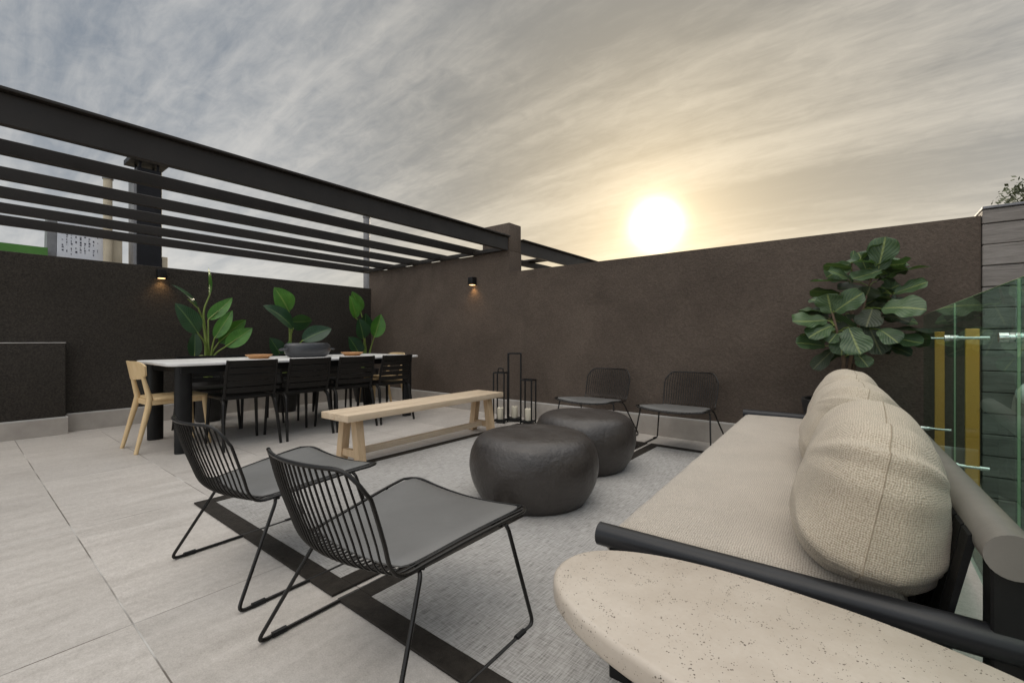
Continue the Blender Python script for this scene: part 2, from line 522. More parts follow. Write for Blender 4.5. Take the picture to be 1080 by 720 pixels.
M['earth'] = pmat('earth', (0.12, 0.10, 0.075), (0.20, 0.17, 0.12), 0.4, 0.9, 0.05, 8, 0.4)
M['treeleaf'] = pmat('olive_foliage', (0.045, 0.058, 0.02), (0.085, 0.095, 0.035), 3, 0.6, 0.1, 30, 0.0)


def emit_mat(name, col, strength):
    m, t, b, c = newmat(name)
    b.inputs['Base Color'].default_value = (*col, 1)
    n = t.noise(c.outputs['Object'], 30, 2)
    b.inputs['Emission Color'].default_value = (*col, 1)
    t.link(t.maprange(n, 0.2, 0.8, strength * 0.9, strength * 1.1), b.inputs['Emission Strength'])
    return m


M['lamp'] = emit_mat('warm_led', (1.0, 0.58, 0.25), 4.0)
M['globe'] = pmat('opal_globe', (0.72, 0.72, 0.70), (0.78, 0.78, 0.76), 4, 0.3, 0.05, 60, 0.0)

# ------------------------------------------------------------------ mesh helpers


def fillet(pts, r, n=5, closed=False):
    """round the corners of a polyline"""
    pts = [Vector(p) for p in pts]
    out_ = []
    N = len(pts)
    rng = range(N)
    for i in rng:
        if not closed and i in (0, N - 1):
            out_.append(pts[i])
            continue
        p, a, b = pts[i], pts[i - 1], pts[(i + 1) % N]
        da, db = (a - p), (b - p)
        rr = min(r, da.length * 0.48, db.length * 0.48)
        s, e = p + da.normalized() * rr, p + db.normalized() * rr
        for k in range(n + 1):
            t = k / n
            out_.append((1 - t) ** 2 * s + 2 * t * (1 - t) * p + t * t * e)
    return out_


class MB:
    def __init__(self, xf=None):
        self.v, self.f, self.uv, self.mi = [], [], {}, []
        self.xf = xf

    def add(self, vs, fs, uvs=None, mi=0):
        o = len(self.v)
        for i, p in enumerate(vs):
            p = Vector(p)
            self.v.append(self.xf @ p if self.xf else p)
            if uvs:
                self.uv[o + i] = uvs[i]
        for f in fs:
            self.f.append([o + i for i in f])
            self.mi.append(mi)
        return self

    def bm(self, bm_, mi=0):
        bm_.verts.index_update()
        self.add([v.co.copy() for v in bm_.verts], [[v.index for v in f.verts] for f in bm_.faces], mi=mi)
        bm_.free()
        return self

    def box(self, x0, x1, y0, y1, z0, z1, bev=0.0, seg=2, mi=0, m=None):
        b = bmesh.new()
        bmesh.ops.create_cube(b, size=1)
        for v in b.verts:
            v.co = Vector(((x0 + x1) / 2 + v.co.x * (x1 - x0), (y0 + y1) / 2 + v.co.y * (y1 - y0), (z0 + z1) / 2 + v.co.z * (z1 - z0)))
        if bev > 0:
            bmesh.ops.bevel(b, geom=list(b.edges), offset=bev, segments=seg, profile=0.5, affect='EDGES')
        if m is not None:
            bmesh.ops.transform(b, matrix=m, verts=b.verts)
        return self.bm(b, mi)

    def hexa(self, c, bev=0.0, seg=2):
        """box from eight corners (bottom ring, top ring)"""
        b = bmesh.new()
        vs = [b.verts.new(p) for p in c]
        for q in ((3, 2, 1, 0), (4, 5, 6, 7), (0, 1, 5, 4), (1, 2, 6, 5), (2, 3, 7, 6), (3, 0, 4, 7)):
            b.faces.new([vs[i] for i in q])
        if bev > 0:
            bmesh.ops.bevel(b, geom=list(b.edges), offset=bev, segments=seg, profile=0.5, affect='EDGES')
        return self.bm(b)

    def tube(self, path, r, n=8, closed=False, caps=True, sx=1.0, sy=1.0, up=None):
        path = [Vector(p) for p in path]
        N = len(path)
        tang = []
        for i in range(N):
            if closed:
                t = path[(i + 1) % N] - path[i - 1]
            else:
                t = path[min(i + 1, N - 1)] - path[max(i - 1, 0)]
            tang.append(t.normalized())
        ref = Vector(up) if up else (Vector((0, 0, 1)) if abs(tang[0].z) < 0.9 else Vector((1, 0, 0)))
        nrm = (ref - tang[0] * ref.dot(tang[0])).normalized()
        vs, fs = [], []
        for i in range(N):
            t = tang[i]
            nrm = (nrm - t * nrm.dot(t))
            nrm = nrm.normalized() if nrm.length > 1e-6 else t.orthogonal().normalized()
            bi = t.cross(nrm)
            rr = r[i] if isinstance(r, (list, tuple)) else r
            for k in range(n):
                a = 2 * PI * k / n
                vs.append(path[i] + nrm * math.cos(a) * rr * sx + bi * math.sin(a) * rr * sy)
        segs = N if closed else N - 1
        for i in range(segs):
            j = (i + 1) % N
            for k in range(n):
                l = (k + 1) % n
                fs.append([i * n + k, i * n + l, j * n + l, j * n + k])
        if caps and not closed:
            fs.append(list(range(n))[::-1])
            fs.append([(N - 1) * n + k for k in range(n)])
        return self.add(vs, fs)

    def lathe(self, prof, c=(0, 0, 0), n=48, sx=1.0, sy=1.0, wob=None):
        vs, fs = [], []
        c = Vector(c)
        for i, (r, z) in enumerate(prof):
            for k in range(n):
                a = 2 * PI * k / n
                d = wob(a, z) if wob else 1.0
                vs.append(c + Vector((math.cos(a) * r * sx * d, math.sin(a) * r * sy * d, z)))
        for i in range(len(prof) - 1):
            for k in range(n):
                l = (k + 1) % n
                fs.append([i * n + k, i * n + l, (i + 1) * n + l, (i + 1) * n + k])
        if prof[0][0] > 1e-5:
            fs.append([k for k in range(n)][::-1])
        if prof[-1][0] > 1e-5:
            fs.append([(len(prof) - 1) * n + k for k in range(n)])
        return self.add(vs, fs)

    def prism(self, outline, z0, z1, bev=0.0, seg=3, m=None):
        b = bmesh.new()
        vs = [b.verts.new((x, y, z0)) for x, y in outline]
        f = b.faces.new(vs)
        r = bmesh.ops.extrude_face_region(b, geom=[f])
        bmesh.ops.translate(b, vec=(0, 0, z1 - z0), verts=[e for e in r['geom'] if isinstance(e, bmesh.types.BMVert)])
        bmesh.ops.recalc_face_normals(b, faces=b.faces)
        if bev > 0:
            ed = [e for e in b.edges if abs(e.verts[0].co.z - e.verts[1].co.z) < 1e-6]
            bmesh.ops.bevel(b, geom=ed, offset=bev, segments=seg, profile=0.5, affect='EDGES')
        if m is not None:
            bmesh.ops.transform(b, matrix=m, verts=b.verts)
        return self.bm(b)

    def grid(self, fn, nu, nv, uv=False, closed_u=False):
        vs, uvs, fs = [], [], []
        for j in range(nv + 1):
            for i in range(nu + (0 if closed_u else 1)):
                vs.append(fn(i / nu, j / nv))
                uvs.append((i / nu, j / nv))
        W = nu if closed_u else nu + 1
        for j in range(nv):
            for i in range(nu):
                i2 = (i + 1) % W
                fs.append([j * W + i, j * W + i2, (j + 1) * W + i2, (j + 1) * W + i])
        return self.add(vs, fs, uvs if uv else None)

    def build(self, name, mat, parent=None, angle=38, smooth=True, solid=0.0):
        me = bpy.data.meshes.new(name)
        me.from_pydata([tuple(v) for v in self.v], [], self.f)
        if self.uv:
            ul = me.uv_layers.new(name='UVMap')
            for lp in me.loops:
                ul.data[lp.index].uv = self.uv.get(lp.vertex_index, (0.5, 0.5))
        mats = mat if isinstance(mat, (list, tuple)) else [mat]
        for m in mats:
            me.materials.append(m)
        if len(mats) > 1:
            me.polygons.foreach_set('material_index', self.mi)
        me.update()
        b = bmesh.new()
        b.from_mesh(me)
        if not self.uv:
            bmesh.ops.recalc_face_normals(b, faces=b.faces)
        b.to_mesh(me)
        b.free()
        if smooth:
            me.polygons.foreach_set('use_smooth', [True] * len(me.polygons))
            me.set_sharp_from_angle(angle=R(angle))
        o = bpy.data.objects.new(name, me)
        COL.objects.link(o)
        if parent:
            o.parent = parent
        return o


def tag(o, label=None, cat=None, group=None, kind=None):
    if label:
        o['label'] = label
    if cat:
        o['category'] = cat
    if group:
        o['group'] = group
    if kind:
        o['kind'] = kind
    return o


def empty(name, loc=(0, 0, 0), rz=0.0, label=None, cat=None, group=None):
    o = bpy.data.objects.new(name, None)
    o.empty_display_size = 0.1
    COL.objects.link(o)
    o.location = loc
    o.rotation_euler = (0, 0, rz)
    return tag(o, label, cat, group)


def copy_tree(o, parent=None):
    c = o.copy()
    COL.objects.link(c)
    c.parent = parent
    for ch in [x for x in o.children]:
        copy_tree(ch, c)
    return c


def rrect(x0, x1, y0, y1, r, n=6):
    out_ = []
    for cx, cy, a0 in ((x1 - r, y0 + r, -90), (x1 - r, y1 - r, 0), (x0 + r, y1 - r, 90), (x0 + r, y0 + r, 180)):
        for k in range(n + 1):
            a = R(a0 + 90 * k / n)
            out_.append((cx + r * math.cos(a), cy + r * math.sin(a)))
    return out_


# ------------------------------------------------------------------ ground and floor
YB = 4.35          # face of the back wall
XL = -6.42         # face of the left wall
tag(MB().add([(-400, -400, -3.2), (400, -400, -3.2), (400, 400, -3.2), (-400, 400, -3.2)], [[0, 1, 2, 3]]).build('ground', M['earth'], smooth=False), kind='structure')
tag(MB().box(-6.75, 0.52, -7.0, 4.62, -3.2, 0.0).build('terrace_floor', M['floor'], smooth=False), kind='structure')
tag(MB().box(0.52, 3.2, -1.0, 4.35, -3.1, -1.45).build('stair_landing', M['floor'], smooth=False), kind='structure')

# ------------------------------------------------------------------ walls
def skirting(parent, x0, x1, y0, y1, zt):
    """stone skirting box with a highlight painted along its thin top edge"""
    s = MB().box(x0, x1, y0, y1, 0.0, zt - 0.012, 0.002, 1).build('skirting', M['skirt'], parent, smooth=False)
    MB().box(x0, x1, y0, y1, zt - 0.012, zt, 0.002, 1).build('top_edge', M['skirt_top'], s, smooth=False)
    return s


w1 = empty('parapet_wall', (-1.4, YB, 0), 0, 'long dark brown stucco wall behind the wire chairs and the sofa, below the setting sun', 'wall')
w1.matrix_world
def sub(parent):
    """matrix that turns world coordinates into the parent's local ones"""
    return (Matrix.Translation(parent.location) @ Matrix.Rotation(parent.rotation_euler.z, 4, 'Z')).inverted()


MB(sub(w1)).box(-3.472, 0.638, YB, YB + 0.25, 0.0, 1.79).build('wall_face', M['stucco'], w1, smooth=False)
def wskirt(parent, x0, x1, y0, y1, zt):
    s = MB(sub(parent)).box(x0, x1, y0, y1, 0.0, zt - 0.014, 0.002, 1).build('skirting', M['skirt'], parent, smooth=False)
    MB(sub(parent)).box(x0, x1, y0, y1, zt - 0.014, zt, 0.002, 1).build('top_edge', M['skirt_top'], s, smooth=False)
wskirt(w1, -3.468, 0.49, YB - 0.03, YB - 0.001, 0.198)

w2 = empty('parapet_wall', (-5, YB, 0), 0, 'tall dark stucco wall with a raised pillar at its end, carrying the pergola slats', 'wall')
MB(sub(w2)).box(-6.47, -3.472, YB, YB + 0.25, 0.0, 2.06).build('wall_face', M['stucco'], w2, smooth=False)
MB(sub(w2)).box(-3.928, -3.473, YB + 0.001, YB + 0.249, 2.0605, 2.415, 0.012, 2).build('pillar', M['stucco'], w2)
wskirt(w2, -6.38, -3.472, YB - 0.032, YB - 0.006, 0.19)

w3 = empty('parapet_wall', (XL, 1, 0), 0, 'very dark stucco wall on the left behind the dining table and its plants', 'wall')
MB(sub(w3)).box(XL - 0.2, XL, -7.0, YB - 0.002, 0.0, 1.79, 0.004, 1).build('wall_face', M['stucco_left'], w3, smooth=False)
wskirt(w3, XL + 0.001, XL + 0.03, 0.745, YB - 0.034, 0.185)

w4 = empty('low_wall', (-6.3, 0, 0), 0, 'low dark stucco block standing against the left wall at the left edge', 'low wall')
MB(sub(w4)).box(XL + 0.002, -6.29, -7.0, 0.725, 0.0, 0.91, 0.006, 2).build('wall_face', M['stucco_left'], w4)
MB(sub(w4)).box(XL + 0.004, -6.288, -6.99, 0.728, 0.91, 0.917, 0.002, 1).build('coping', M['skirt_top'], w4, smooth=False)
wskirt(w4, XL + 0.032, -6.262, -7.0, 0.742, 0.175)

w5 = empty('board_wall', (1.8, YB, 0), 0, 'grey board-marked concrete wall at the right edge behind the glass balustrade', 'wall')
mb = MB(sub(w5))
z = -3.1
k = 0
while z < 1.82:
    z1 = min(z + 0.142, 1.825)
    mb.box(0.642, 3.2, YB - 0.012 - 0.004 * ((k * 7) % 3), YB + 0.25, z + 0.003, z1 - 0.002, 0.004, 1)
    z += 0.142
    k += 1
mb.build('boards', M['boards'], w5, smooth=False)
MB(sub(w5)).box(0.643, 3.19, YB + 0.02, YB + 0.24, -3.1, 1.80).build('core', M['chim'], w5, smooth=False)
MB(sub(w5)).box(0.64, 3.2, YB - 0.024, YB + 0.26, 1.828, 1.845, 0.003, 1).build('coping', M['grey'], w5, smooth=False)

w6 = empty('parapet_wall', (2.3, 1.5, -3.2), 0, 'dark stucco wall closing the stairwell beyond the glass, out of the picture on the right', 'wall')
MB(sub(w6)).box(2.3, 2.5, -3.5, YB - 0.03, -3.2, 1.79).build('wall_face', M['stucco'], w6, smooth=False)

# ------------------------------------------------------------------ pergola
pg = empty('pergola', (-5, 1.3, 2.06), 0, 'dark steel pergola of long parallel slats over the dining area', 'pergola')
PS = sub(pg)
def beam(y0, y1):
    m_ = MB(PS)
    m_.box(-3.535, -3.485, y0, y1, 2.062, 2.225, 0.003, 1)
    m_.box(-3.545, -3.44, y0, y1, 2.226, 2.242, 0.002, 1)
    return m_.build('beam', M['steel'], pg, smooth=False)
beam(-1.6, YB - 0.008)
beam(YB + 0.255, 7.6)
for x in (-4.10, -4.745, -5.355, -5.985):
    MB(PS).box(x, x + 0.05, -1.55, 7.55, 2.064, 2.152, 0.003, 1).build('slat', M['steel'], pg, smooth=False)
MB(PS).box(-6.63, -6.58, -1.55, 7.55, 2.064, 2.16, 0.003, 1).build('slat', M['steel'], pg, smooth=False)
MB(PS).box(-6.62, -3.55, YB - 0.05, YB - 0.01, 2.064, 2.11, 0.002, 1).build('cross_rail', M['steel'], pg, smooth=False)
MB(PS).box(-6.62, -3.55, 5.55, 5.75, 2.155, 2.18, 0.002, 1).build('cross_rail', M['steel'], pg, smooth=False)
MB(PS).box(-6.68, -3.44, -1.66, -1.6, 2.062, 2.24, 0.003, 1).build('cross_rail', M['steel'], pg, smooth=False)
MB(PS).box(-6.68, -3.44, 7.6, 7.66, 2.062, 2.24, 0.003, 1).build('cross_rail', M['steel'], pg, smooth=False)
for (x, y, z0) in ((-3.54, -1.66, 0.0), (-6.3, -1.66, 0.0), (-3.54, 7.6, -3.2), (-6.68, 7.6, -3.2)):
    MB(PS).box(x, x + 0.1, y, y + 0.06, z0, 2.062, 0.003, 1).build('post', M['steel'], pg, smooth=False)

# ------------------------------------------------------------------ wall lamps
def wall_lamp(loc, rz, label):
    r = empty('wall_lamp', loc, rz, label, 'wall lamp', 'wall lamps')
    MB().box(-0.042, 0.042, -0.085, 0.0, -0.05, 0.05, 0.004, 2).build('lamp_body', M['black'], r)
    MB().box(-0.03, 0.03, -0.073, -0.012, -0.0525, -0.0505).build('diffuser', M['lamp'], r, smooth=False)
    l = bpy.data.lights.new('lamp_light', 'SPOT')
    l.energy = 2.4
    l.color = (1.0, 0.58, 0.25)
    l.spot_size = R(120)
    l.spot_blend = 0.8
    l.shadow_soft_size = 0.02
    lo = bpy.data.objects.new('lamp_light', l)
    COL.objects.link(lo)
    lo.parent = r
    lo.location = (0, -0.042, -0.058)
    return r
wall_lamp((-4.07, YB, 1.72), 0, 'small black cube lamp glowing warm on the tall wall beside the pillar')
wall_lamp((XL, 1.525, 1.705), R(90), 'small black cube lamp glowing warm on the left wall above the plants')

# ------------------------------------------------------------------ glass balustrade
gb = empty('glass_balustrade', (0.35, 2.6, 0), 0, 'frameless green glass balustrade on brass posts behind the sofa', 'balustrade')
GS = sub(gb)
for y0, y1 in ((2.985, 4.29), (1.88, 2.975), (0.77, 1.87)):
    g_ = MB(GS).box(0.344, 0.356, y0, y1, 0.06, 1.12).build('glass_panel', M['glass'], gb, smooth=False)
    MB(GS).box(0.347, 0.353, y0 + 0.004, y1 - 0.004, 1.1205, 1.123).build('polished_edge', M['glassedge'], g_, smooth=False)
    MB(GS).box(0.347, 0.353, y0 - 0.0025, y0 - 0.0005, 0.06, 1.123).build('polished_edge', M['glassedge'], g_, smooth=False)
for y in (4.22, 3.07, 1.955, 0.86):
    p_ = MB(GS).box(0.395, 0.445, y - 0.007, y + 0.007, -0.25, 1.0, 0.002, 1).build('post', M['brass'], gb, smooth=False)
    for z in (0.955, 0.33):
        q = MB(GS)
        q.tube([(0.322, y, z), (0.323, y, z), (0.343, y, z), (0.3435, y, z), (0.3565, y, z), (0.357, y, z), (0.372, y, z), (0.373, y, z), (0.478, y, z)],
               [0.011, 0.015, 0.015, 0.009, 0.009, 0.014, 0.014, 0.0095, 0.0095], 14)
        q.build('standoff', M['chrome'], p_)
MB(GS).box(0.38, 0.46, 0.75, 4.33, -0.27, 0.012, 0.003, 1).build('base_rail', M['steel'], gb, smooth=False)

gl = empty('wall_lamp', (0.85, YB - 0.02, 0.60), 0, 'round opal wall light on the board-marked wall seen through the glass', 'wall light')
MB().lathe([(0.0001, -0.075), (0.03, -0.07), (0.055, -0.052), (0.072, -0.022), (0.075, 0.0), (0.072, 0.022), (0.055, 0.052), (0.03, 0.07), (0.0001, 0.075)], (0, -0.08, 0), 32).build('globe', M['globe'], gl)
MB().tube([(0, -0.018, 0), (0, 0.0, 0)], 0.045, 24).build('back_plate', M['black'], gl)

# ------------------------------------------------------------------ rugs
def rug(x0, x1, y0, y1, label, bw=0.085):
    r = empty('rug', ((x0 + x1) / 2, (y0 + y1) / 2, 0), 0, label, 'rug', 'rugs')
    S = sub(r)
    MB(S).box(x0 + bw, x1 - bw, y0 + bw, y1 - bw, 0.001, 0.009).build('field', M['rug'], r, smooth=False)
    b = MB(S)
    b.box(x0, x1, y0, y0 + bw, 0.001, 0.011, 0.002, 1)
    b.box(x0, x1, y1 - bw, y1, 0.001, 0.011, 0.002, 1)
    b.box(x0, x0 + bw, y0 + bw, y1 - bw, 0.001, 0.011, 0.002, 1)
    b.box(x1 - bw, x1, y0 + bw, y1 - bw, 0.001, 0.011, 0.002, 1)
    b.build('border', M['rugedge'], r, smooth=False)
    return r
rug(-3.02, -1.53, 0.872, 3.93, 'grey woven rug with black border running along the bench')
rug(-1.495, -0.02, 0.872, 3.93, 'grey woven rug with black border reaching under the sofa')

# ------------------------------------------------------------------ dining table
TX0, TX1, TY0, TY1 = -5.38, -4.33, 1.08, 3.66
tb = empty('dining_table', (-4.855, 2.37, 0), 0, 'long dining table with thin white top and black column legs', 'dining table')
TS = sub(tb)
MB(TS).prism(rrect(TX0, TX1, TY0, TY1, 0.10), 0.728, 0.75, 0.004, 2).build('tabletop', M['tabletop'], tb)
MB(TS).box(TX0 + 0.07, TX1 - 0.07, TY0 + 0.1, TY1 - 0.1, 0.665, 0.7275, 0.004, 1).build('apron', M['black'], tb, smooth=False)
for x in (TX0 + 0.12, TX1 - 0.12):
    for y in (TY0 + 0.13, TY1 - 0.13):
        MB(TS).lathe([(0.038, 0.0), (0.042, 0.005), (0.042, 0.727)], (x, y, 0), 28, 1.0, 1.5).build('leg', M['black'], tb)

# bowls
def wood_bowl(x, y, r, label):
    b = MB().lathe([(0.0001, 0.0), (r * 0.62, 0.0), (r * 0.72, 0.008), (r * 0.98, 0.036), (r, 0.042), (r * 0.96, 0.042), (r * 0.7, 0.016), (0.0001, 0.013)], (0, 0, 0), 40).build('wooden_bowl', M['bowlwood'])
    b.location = (x, y, 0.75)
    return tag(b, label, 'bowl', 'wooden bowls on the table')
wood_bowl(-4.86, 1.97, 0.125, 'shallow brown wooden bowl on the table left of the big black bowl')
wood_bowl(-4.86, 3.03, 0.13, 'shallow brown wooden bowl on the table right of the big black bowl')
bb = empty('serving_bowl', (-4.88, 2.49, 0.75), 0, 'large charcoal serving bowl with handles in the middle of the white table', 'bowl')
MB().lathe([(0.0001, 0.0), (0.17, 0.0), (0.205, 0.02), (0.23, 0.075), (0.226, 0.13), (0.20, 0.155), (0.19, 0.15), (0.21, 0.12), (0.212, 0.07), (0.17, 0.02), (0.0001, 0.018)], (0, 0, 0), 56, 0.72, 1.12,).build('bowl_body', M['bowlblack'], bb)
for s in (-1, 1):
    MB().tube(fillet([(-0.05, s * 0.245, 0.095), (-0.045, s * 0.295, 0.085), (0.045, s * 0.295, 0.085), (0.05, s * 0.245, 0.095)], 0.02), 0.009, 8).build('handle', M['bowlblack'], bb)

# ------------------------------------------------------------------ slatted black dining chairs
def slatted_chair():
    """local frame: seat faces -X, backrest on the +X side"""
    r = empty('dining_chair')
    MB().prism([(x * 0.98, y) for x, y in rrect(-0.24, 0.19, -0.215, 0.215, 0.05)], 0.425, 0.45, 0.006, 2).build('seat', M['blackplastic'], r)
    bk = MB()
    def bx(z):
        return 0.185 + max(0, z - 0.44) * 0.21
    nsl = 5
    for i in range(nsl):
        z0 = 0.485 + i * 0.056
        z1 = z0 + 0.047
        if i == nsl - 1:
            z1 += 0.012
        def fn(u, v, z0=z0, z1=z1):
            y = (u - 0.5) * 0.385
            zz = z0 + (z1 - z0) * v
            return Vector((bx(zz) + 0.028 * (1 - (2 * u - 1) ** 2), y, zz))
        # front and rear face of each slat
        n0 = 12
        fr = [fn(i2 / n0, 0) for i2 in range(n0 + 1)]
        tp = [fn(i2 / n0, 1) for i2 in range(n0 + 1)]
        d = Vector((0.014, 0, 0))
        vs = fr + tp + [p + d for p in fr] + [p + d for p in tp]
        N = n0 + 1
        fs = []
        for a in range(n0):
            fs += [[a, a + 1, N + a + 1, N + a], [2 * N + a, 3 * N + a, 3 * N + a + 1, 2 * N + a + 1],
                   [N + a, N + a + 1, 3 * N + a + 1, 3 * N + a], [a, 2 * N + a, 2 * N + a + 1, a + 1]]
        fs += [[0, N, 3 * N, 2 * N], [n0, 2 * N + n0, 3 * N + n0, N + n0]]
        bk.add(vs, fs)
    bk.build('backrest', M['blackplastic'], r)
    for s in (-1, 1):
        fr = MB()
        fr.tube(fillet([(0.19, s * 0.2, 0.437), (bx(0.46) + 0.005, s * 0.203, 0.47), (bx(0.6) + 0.007, s * 0.203, 0.6), (bx(0.775) + 0.007, s * 0.196, 0.768)], 0.03), 0.013, 8)
        fr.build('back_post', M['blackplastic'], r)
    for s in (-1, 1):
        MB().tube(fillet([(0.14, s * 0.205, 0.432), (0.2, s * 0.21, 0.40), (0.265, s * 0.232, 0.0)], 0.05), [0.016] * 7 + [0.012], 8).build('leg', M['blackplastic'], r)
        MB().tube([(-0.2, s * 0.195, 0.43), (-0.225, s * 0.215, 0.0)], [0.017, 0.012], 8).build('leg', M['blackplastic'], r)
    return r


proto = slatted_chair()
near_lab = ['black slatted dining chair on the near side, closest to the left ash wood chair',
            'black slatted dining chair on the near side, directly in front of the big charcoal bowl',
            'black slatted dining chair on the near side, in front of the right wooden bowl',
            'black slatted dining chair on the near side, last before the far table leg']
far_lab = ['black slatted dining chair on the plant side, in front of the leftmost plant',
           'black slatted dining chair on the plant side, facing the second near chair',
           'black slatted dining chair on the plant side, behind the right wooden bowl',
           'black slatted dining chair on the plant side, deepest in the corner']
first = True
for i, y in enumerate((1.655, 2.165, 2.68, 3.19)):
    for side in (0, 1):
        o = proto if first else copy_tree(proto)
        first = False
        o.location = (-4.45, y, 0) if side == 0 else (-5.39, y + (0.03, -0.02, 0.05, 0.0)[i], 0)
        o.rotation_euler = (0, 0, R((-1.0, 1.5, -0.5, 1.0)[i]) if side == 0 else R(180 + (2, -2, 1, 0)[i]))
        tag(o, near_lab[i] if side == 0 else far_lab[i], 'chair', 'black slatted chairs around the dining table')

# ------------------------------------------------------------------ ash wood chairs
def ash_chair():
    """faces +Y, backrest on the -Y side"""
    r = empty('wooden_chair')
    MB().prism(rrect(-0.2, 0.2, -0.19, 0.24, 0.07), 0.43, 0.452, 0.007, 3).build('seat', M['ash'], r)
    def fn_out(u):
        # rounded trapezoid panel outline
        return u
    pan = MB()
    nu, nv = 20, 8
    def pt(u, v, off):
        zc = 0.61 + v * 0.155
        k = 2 * u - 1
        half = 0.205 - 0.03 * (1 - v)
        # rounded corners
        e = abs(k) ** 6
        z0, z1 = 0.605, 0.768
        mid = (z0 + z1) / 2
        zz = mid + (zc - 0.6875) * (1 - 0.5 * e)
        y = -0.235 - (zz - 0.6) * 0.16 + 0.05 * (k * k) - 0.03
        return Vector((k * half, y + off, zz))
    vs, fs = [], []
    for s, off in enumerate((0.0, -0.014)):
        for j in range(nv + 1):
            for i in range(nu + 1):
                vs.append(pt(i / nu, j / nv, off))
    W = nu + 1
    L = W * (nv + 1)
    for j in range(nv):
        for i in range(nu):
            a = j * W + i
            fs.append([a, a + 1, a + W + 1, a + W])
            fs.append([L + a, L + a + W, L + a + W + 1, L + a + 1])
    ring = [i for i in range(W)] + [j * W + nu for j in range(1, nv + 1)] + [nv * W + i for i in range(nu - 1, -1, -1)] + [j * W for j in range(nv - 1, 0, -1)]
    for a, b in zip(ring, ring[1:] + ring[:1]):
        fs.append([a, L + a, L + b, b])
    pan.add(vs, fs)
    pan.build('backrest', M['ash'], r)
    for s in (-1, 1):
        MB().tube([(s * 0.185, -0.30, 0.0), (s * 0.165, -0.215, 0.36), (s * 0.155, -0.2, 0.45), (s * 0.145, -0.225, 0.56), (s * 0.14, -0.255, 0.69)],
                  [0.015, 0.023, 0.023, 0.018, 0.011], 12).build('leg', M['ash'], r)
        MB().tube([(s * 0.165, 0.2, 0.435), (s * 0.185, 0.235, 0.0)], [0.022, 0.014], 12).build('leg', M['ash'], r)
    MB().box(-0.15, 0.15, -0.2, -0.18, 0.385, 0.43, 0.003, 1).build('rail', M['ash'], r, smooth=False)
    for s in (-1, 1):
        MB().box(s * 0.165 - 0.009, s * 0.165 + 0.009, -0.19, 0.19, 0.39, 0.43, 0.003, 1).build('rail', M['ash'], r, smooth=False)
    return r


a1 = ash_chair()
a1.location = (-4.89, 1.24, 0)
a1.rotation_euler = (0, 0, R(3))
tag(a1, 'ash wood chair with curved backrest at the left head of the table', 'chair', 'wooden chairs at the table ends')
a2 = copy_tree(a1)
a2.location = (-5.13, 3.63, 0)
a2.rotation_euler = (0, 0, R(178))
tag(a2, 'ash wood chair at the far head of the table, mostly hidden behind it', 'chair')

# ------------------------------------------------------------------ leaves
def leaf(mb, base, tip, width, nrm, shape, bend=0.0, fold=0.12, wav=0.0, nl=14, nw=6, ph=0.0):
    base, tip = Vector(base), Vector(tip)
    d = tip - base
    L = d.length
    t = d.normalized()
    n = Vector(nrm)
    n = n - t * n.dot(t)
    n = n.normalized() if n.length > 1e-4 else t.orthogonal().normalized()
    s = t.cross(n)
    o = len(mb.v)
    vs, uvs, fs = [], [], []
    for j in range(nl + 1):
        v = j / nl
        wv = shape(v) * width * 0.5
        c = base + d * v + n * (bend * L * 4 * v * (1 - v))
        for i in range(nw + 1):
            u = i / nw * 2 - 1
            off = n * (fold * abs(u) * wv * 1.2 + wav * width * math.sin(v * 14 + ph + u * 2) * abs(u) ** 1.5)
            vs.append(c + s * (u * wv) + off)
            uvs.append((i / nw, v))
    for j in range(nl):
        for i in range(nw):
            a = j * (nw + 1) + i
            fs.append([a, a + 1, a + nw + 2, a + nw + 1])
    mb.add(vs, fs, uvs)


def sh_paddle(v):
    return max(0.015, max(0.0, math.sin(PI * min(1, max(0, v)) ** 0.8)) ** 0.78)


def sh_fiddle(v):
    a = (v ** 0.55) * ((1 - v) ** 0.38) * 1.75
    return max(0.03, a * (1 - 0.22 * math.exp(-((v - 0.35) / 0.14) ** 2)))


def planter(parent, r_top, r_bot, h):
    MB().lathe([(r_bot, 0.0), (r_bot + 0.004, 0.006), (r_top, h - 0.01), (r_top, h), (r_top - 0.02, h), (r_top - 0.025, h - 0.04), (0.0001, h - 0.04)], (0, 0, 0), 40).build('pot', M['pot'], parent)
    MB().lathe([(0.0001, h - 0.02), (r_top - 0.027, h - 0.025)], (0, 0, 0), 28).build('soil', M['soil'], parent)


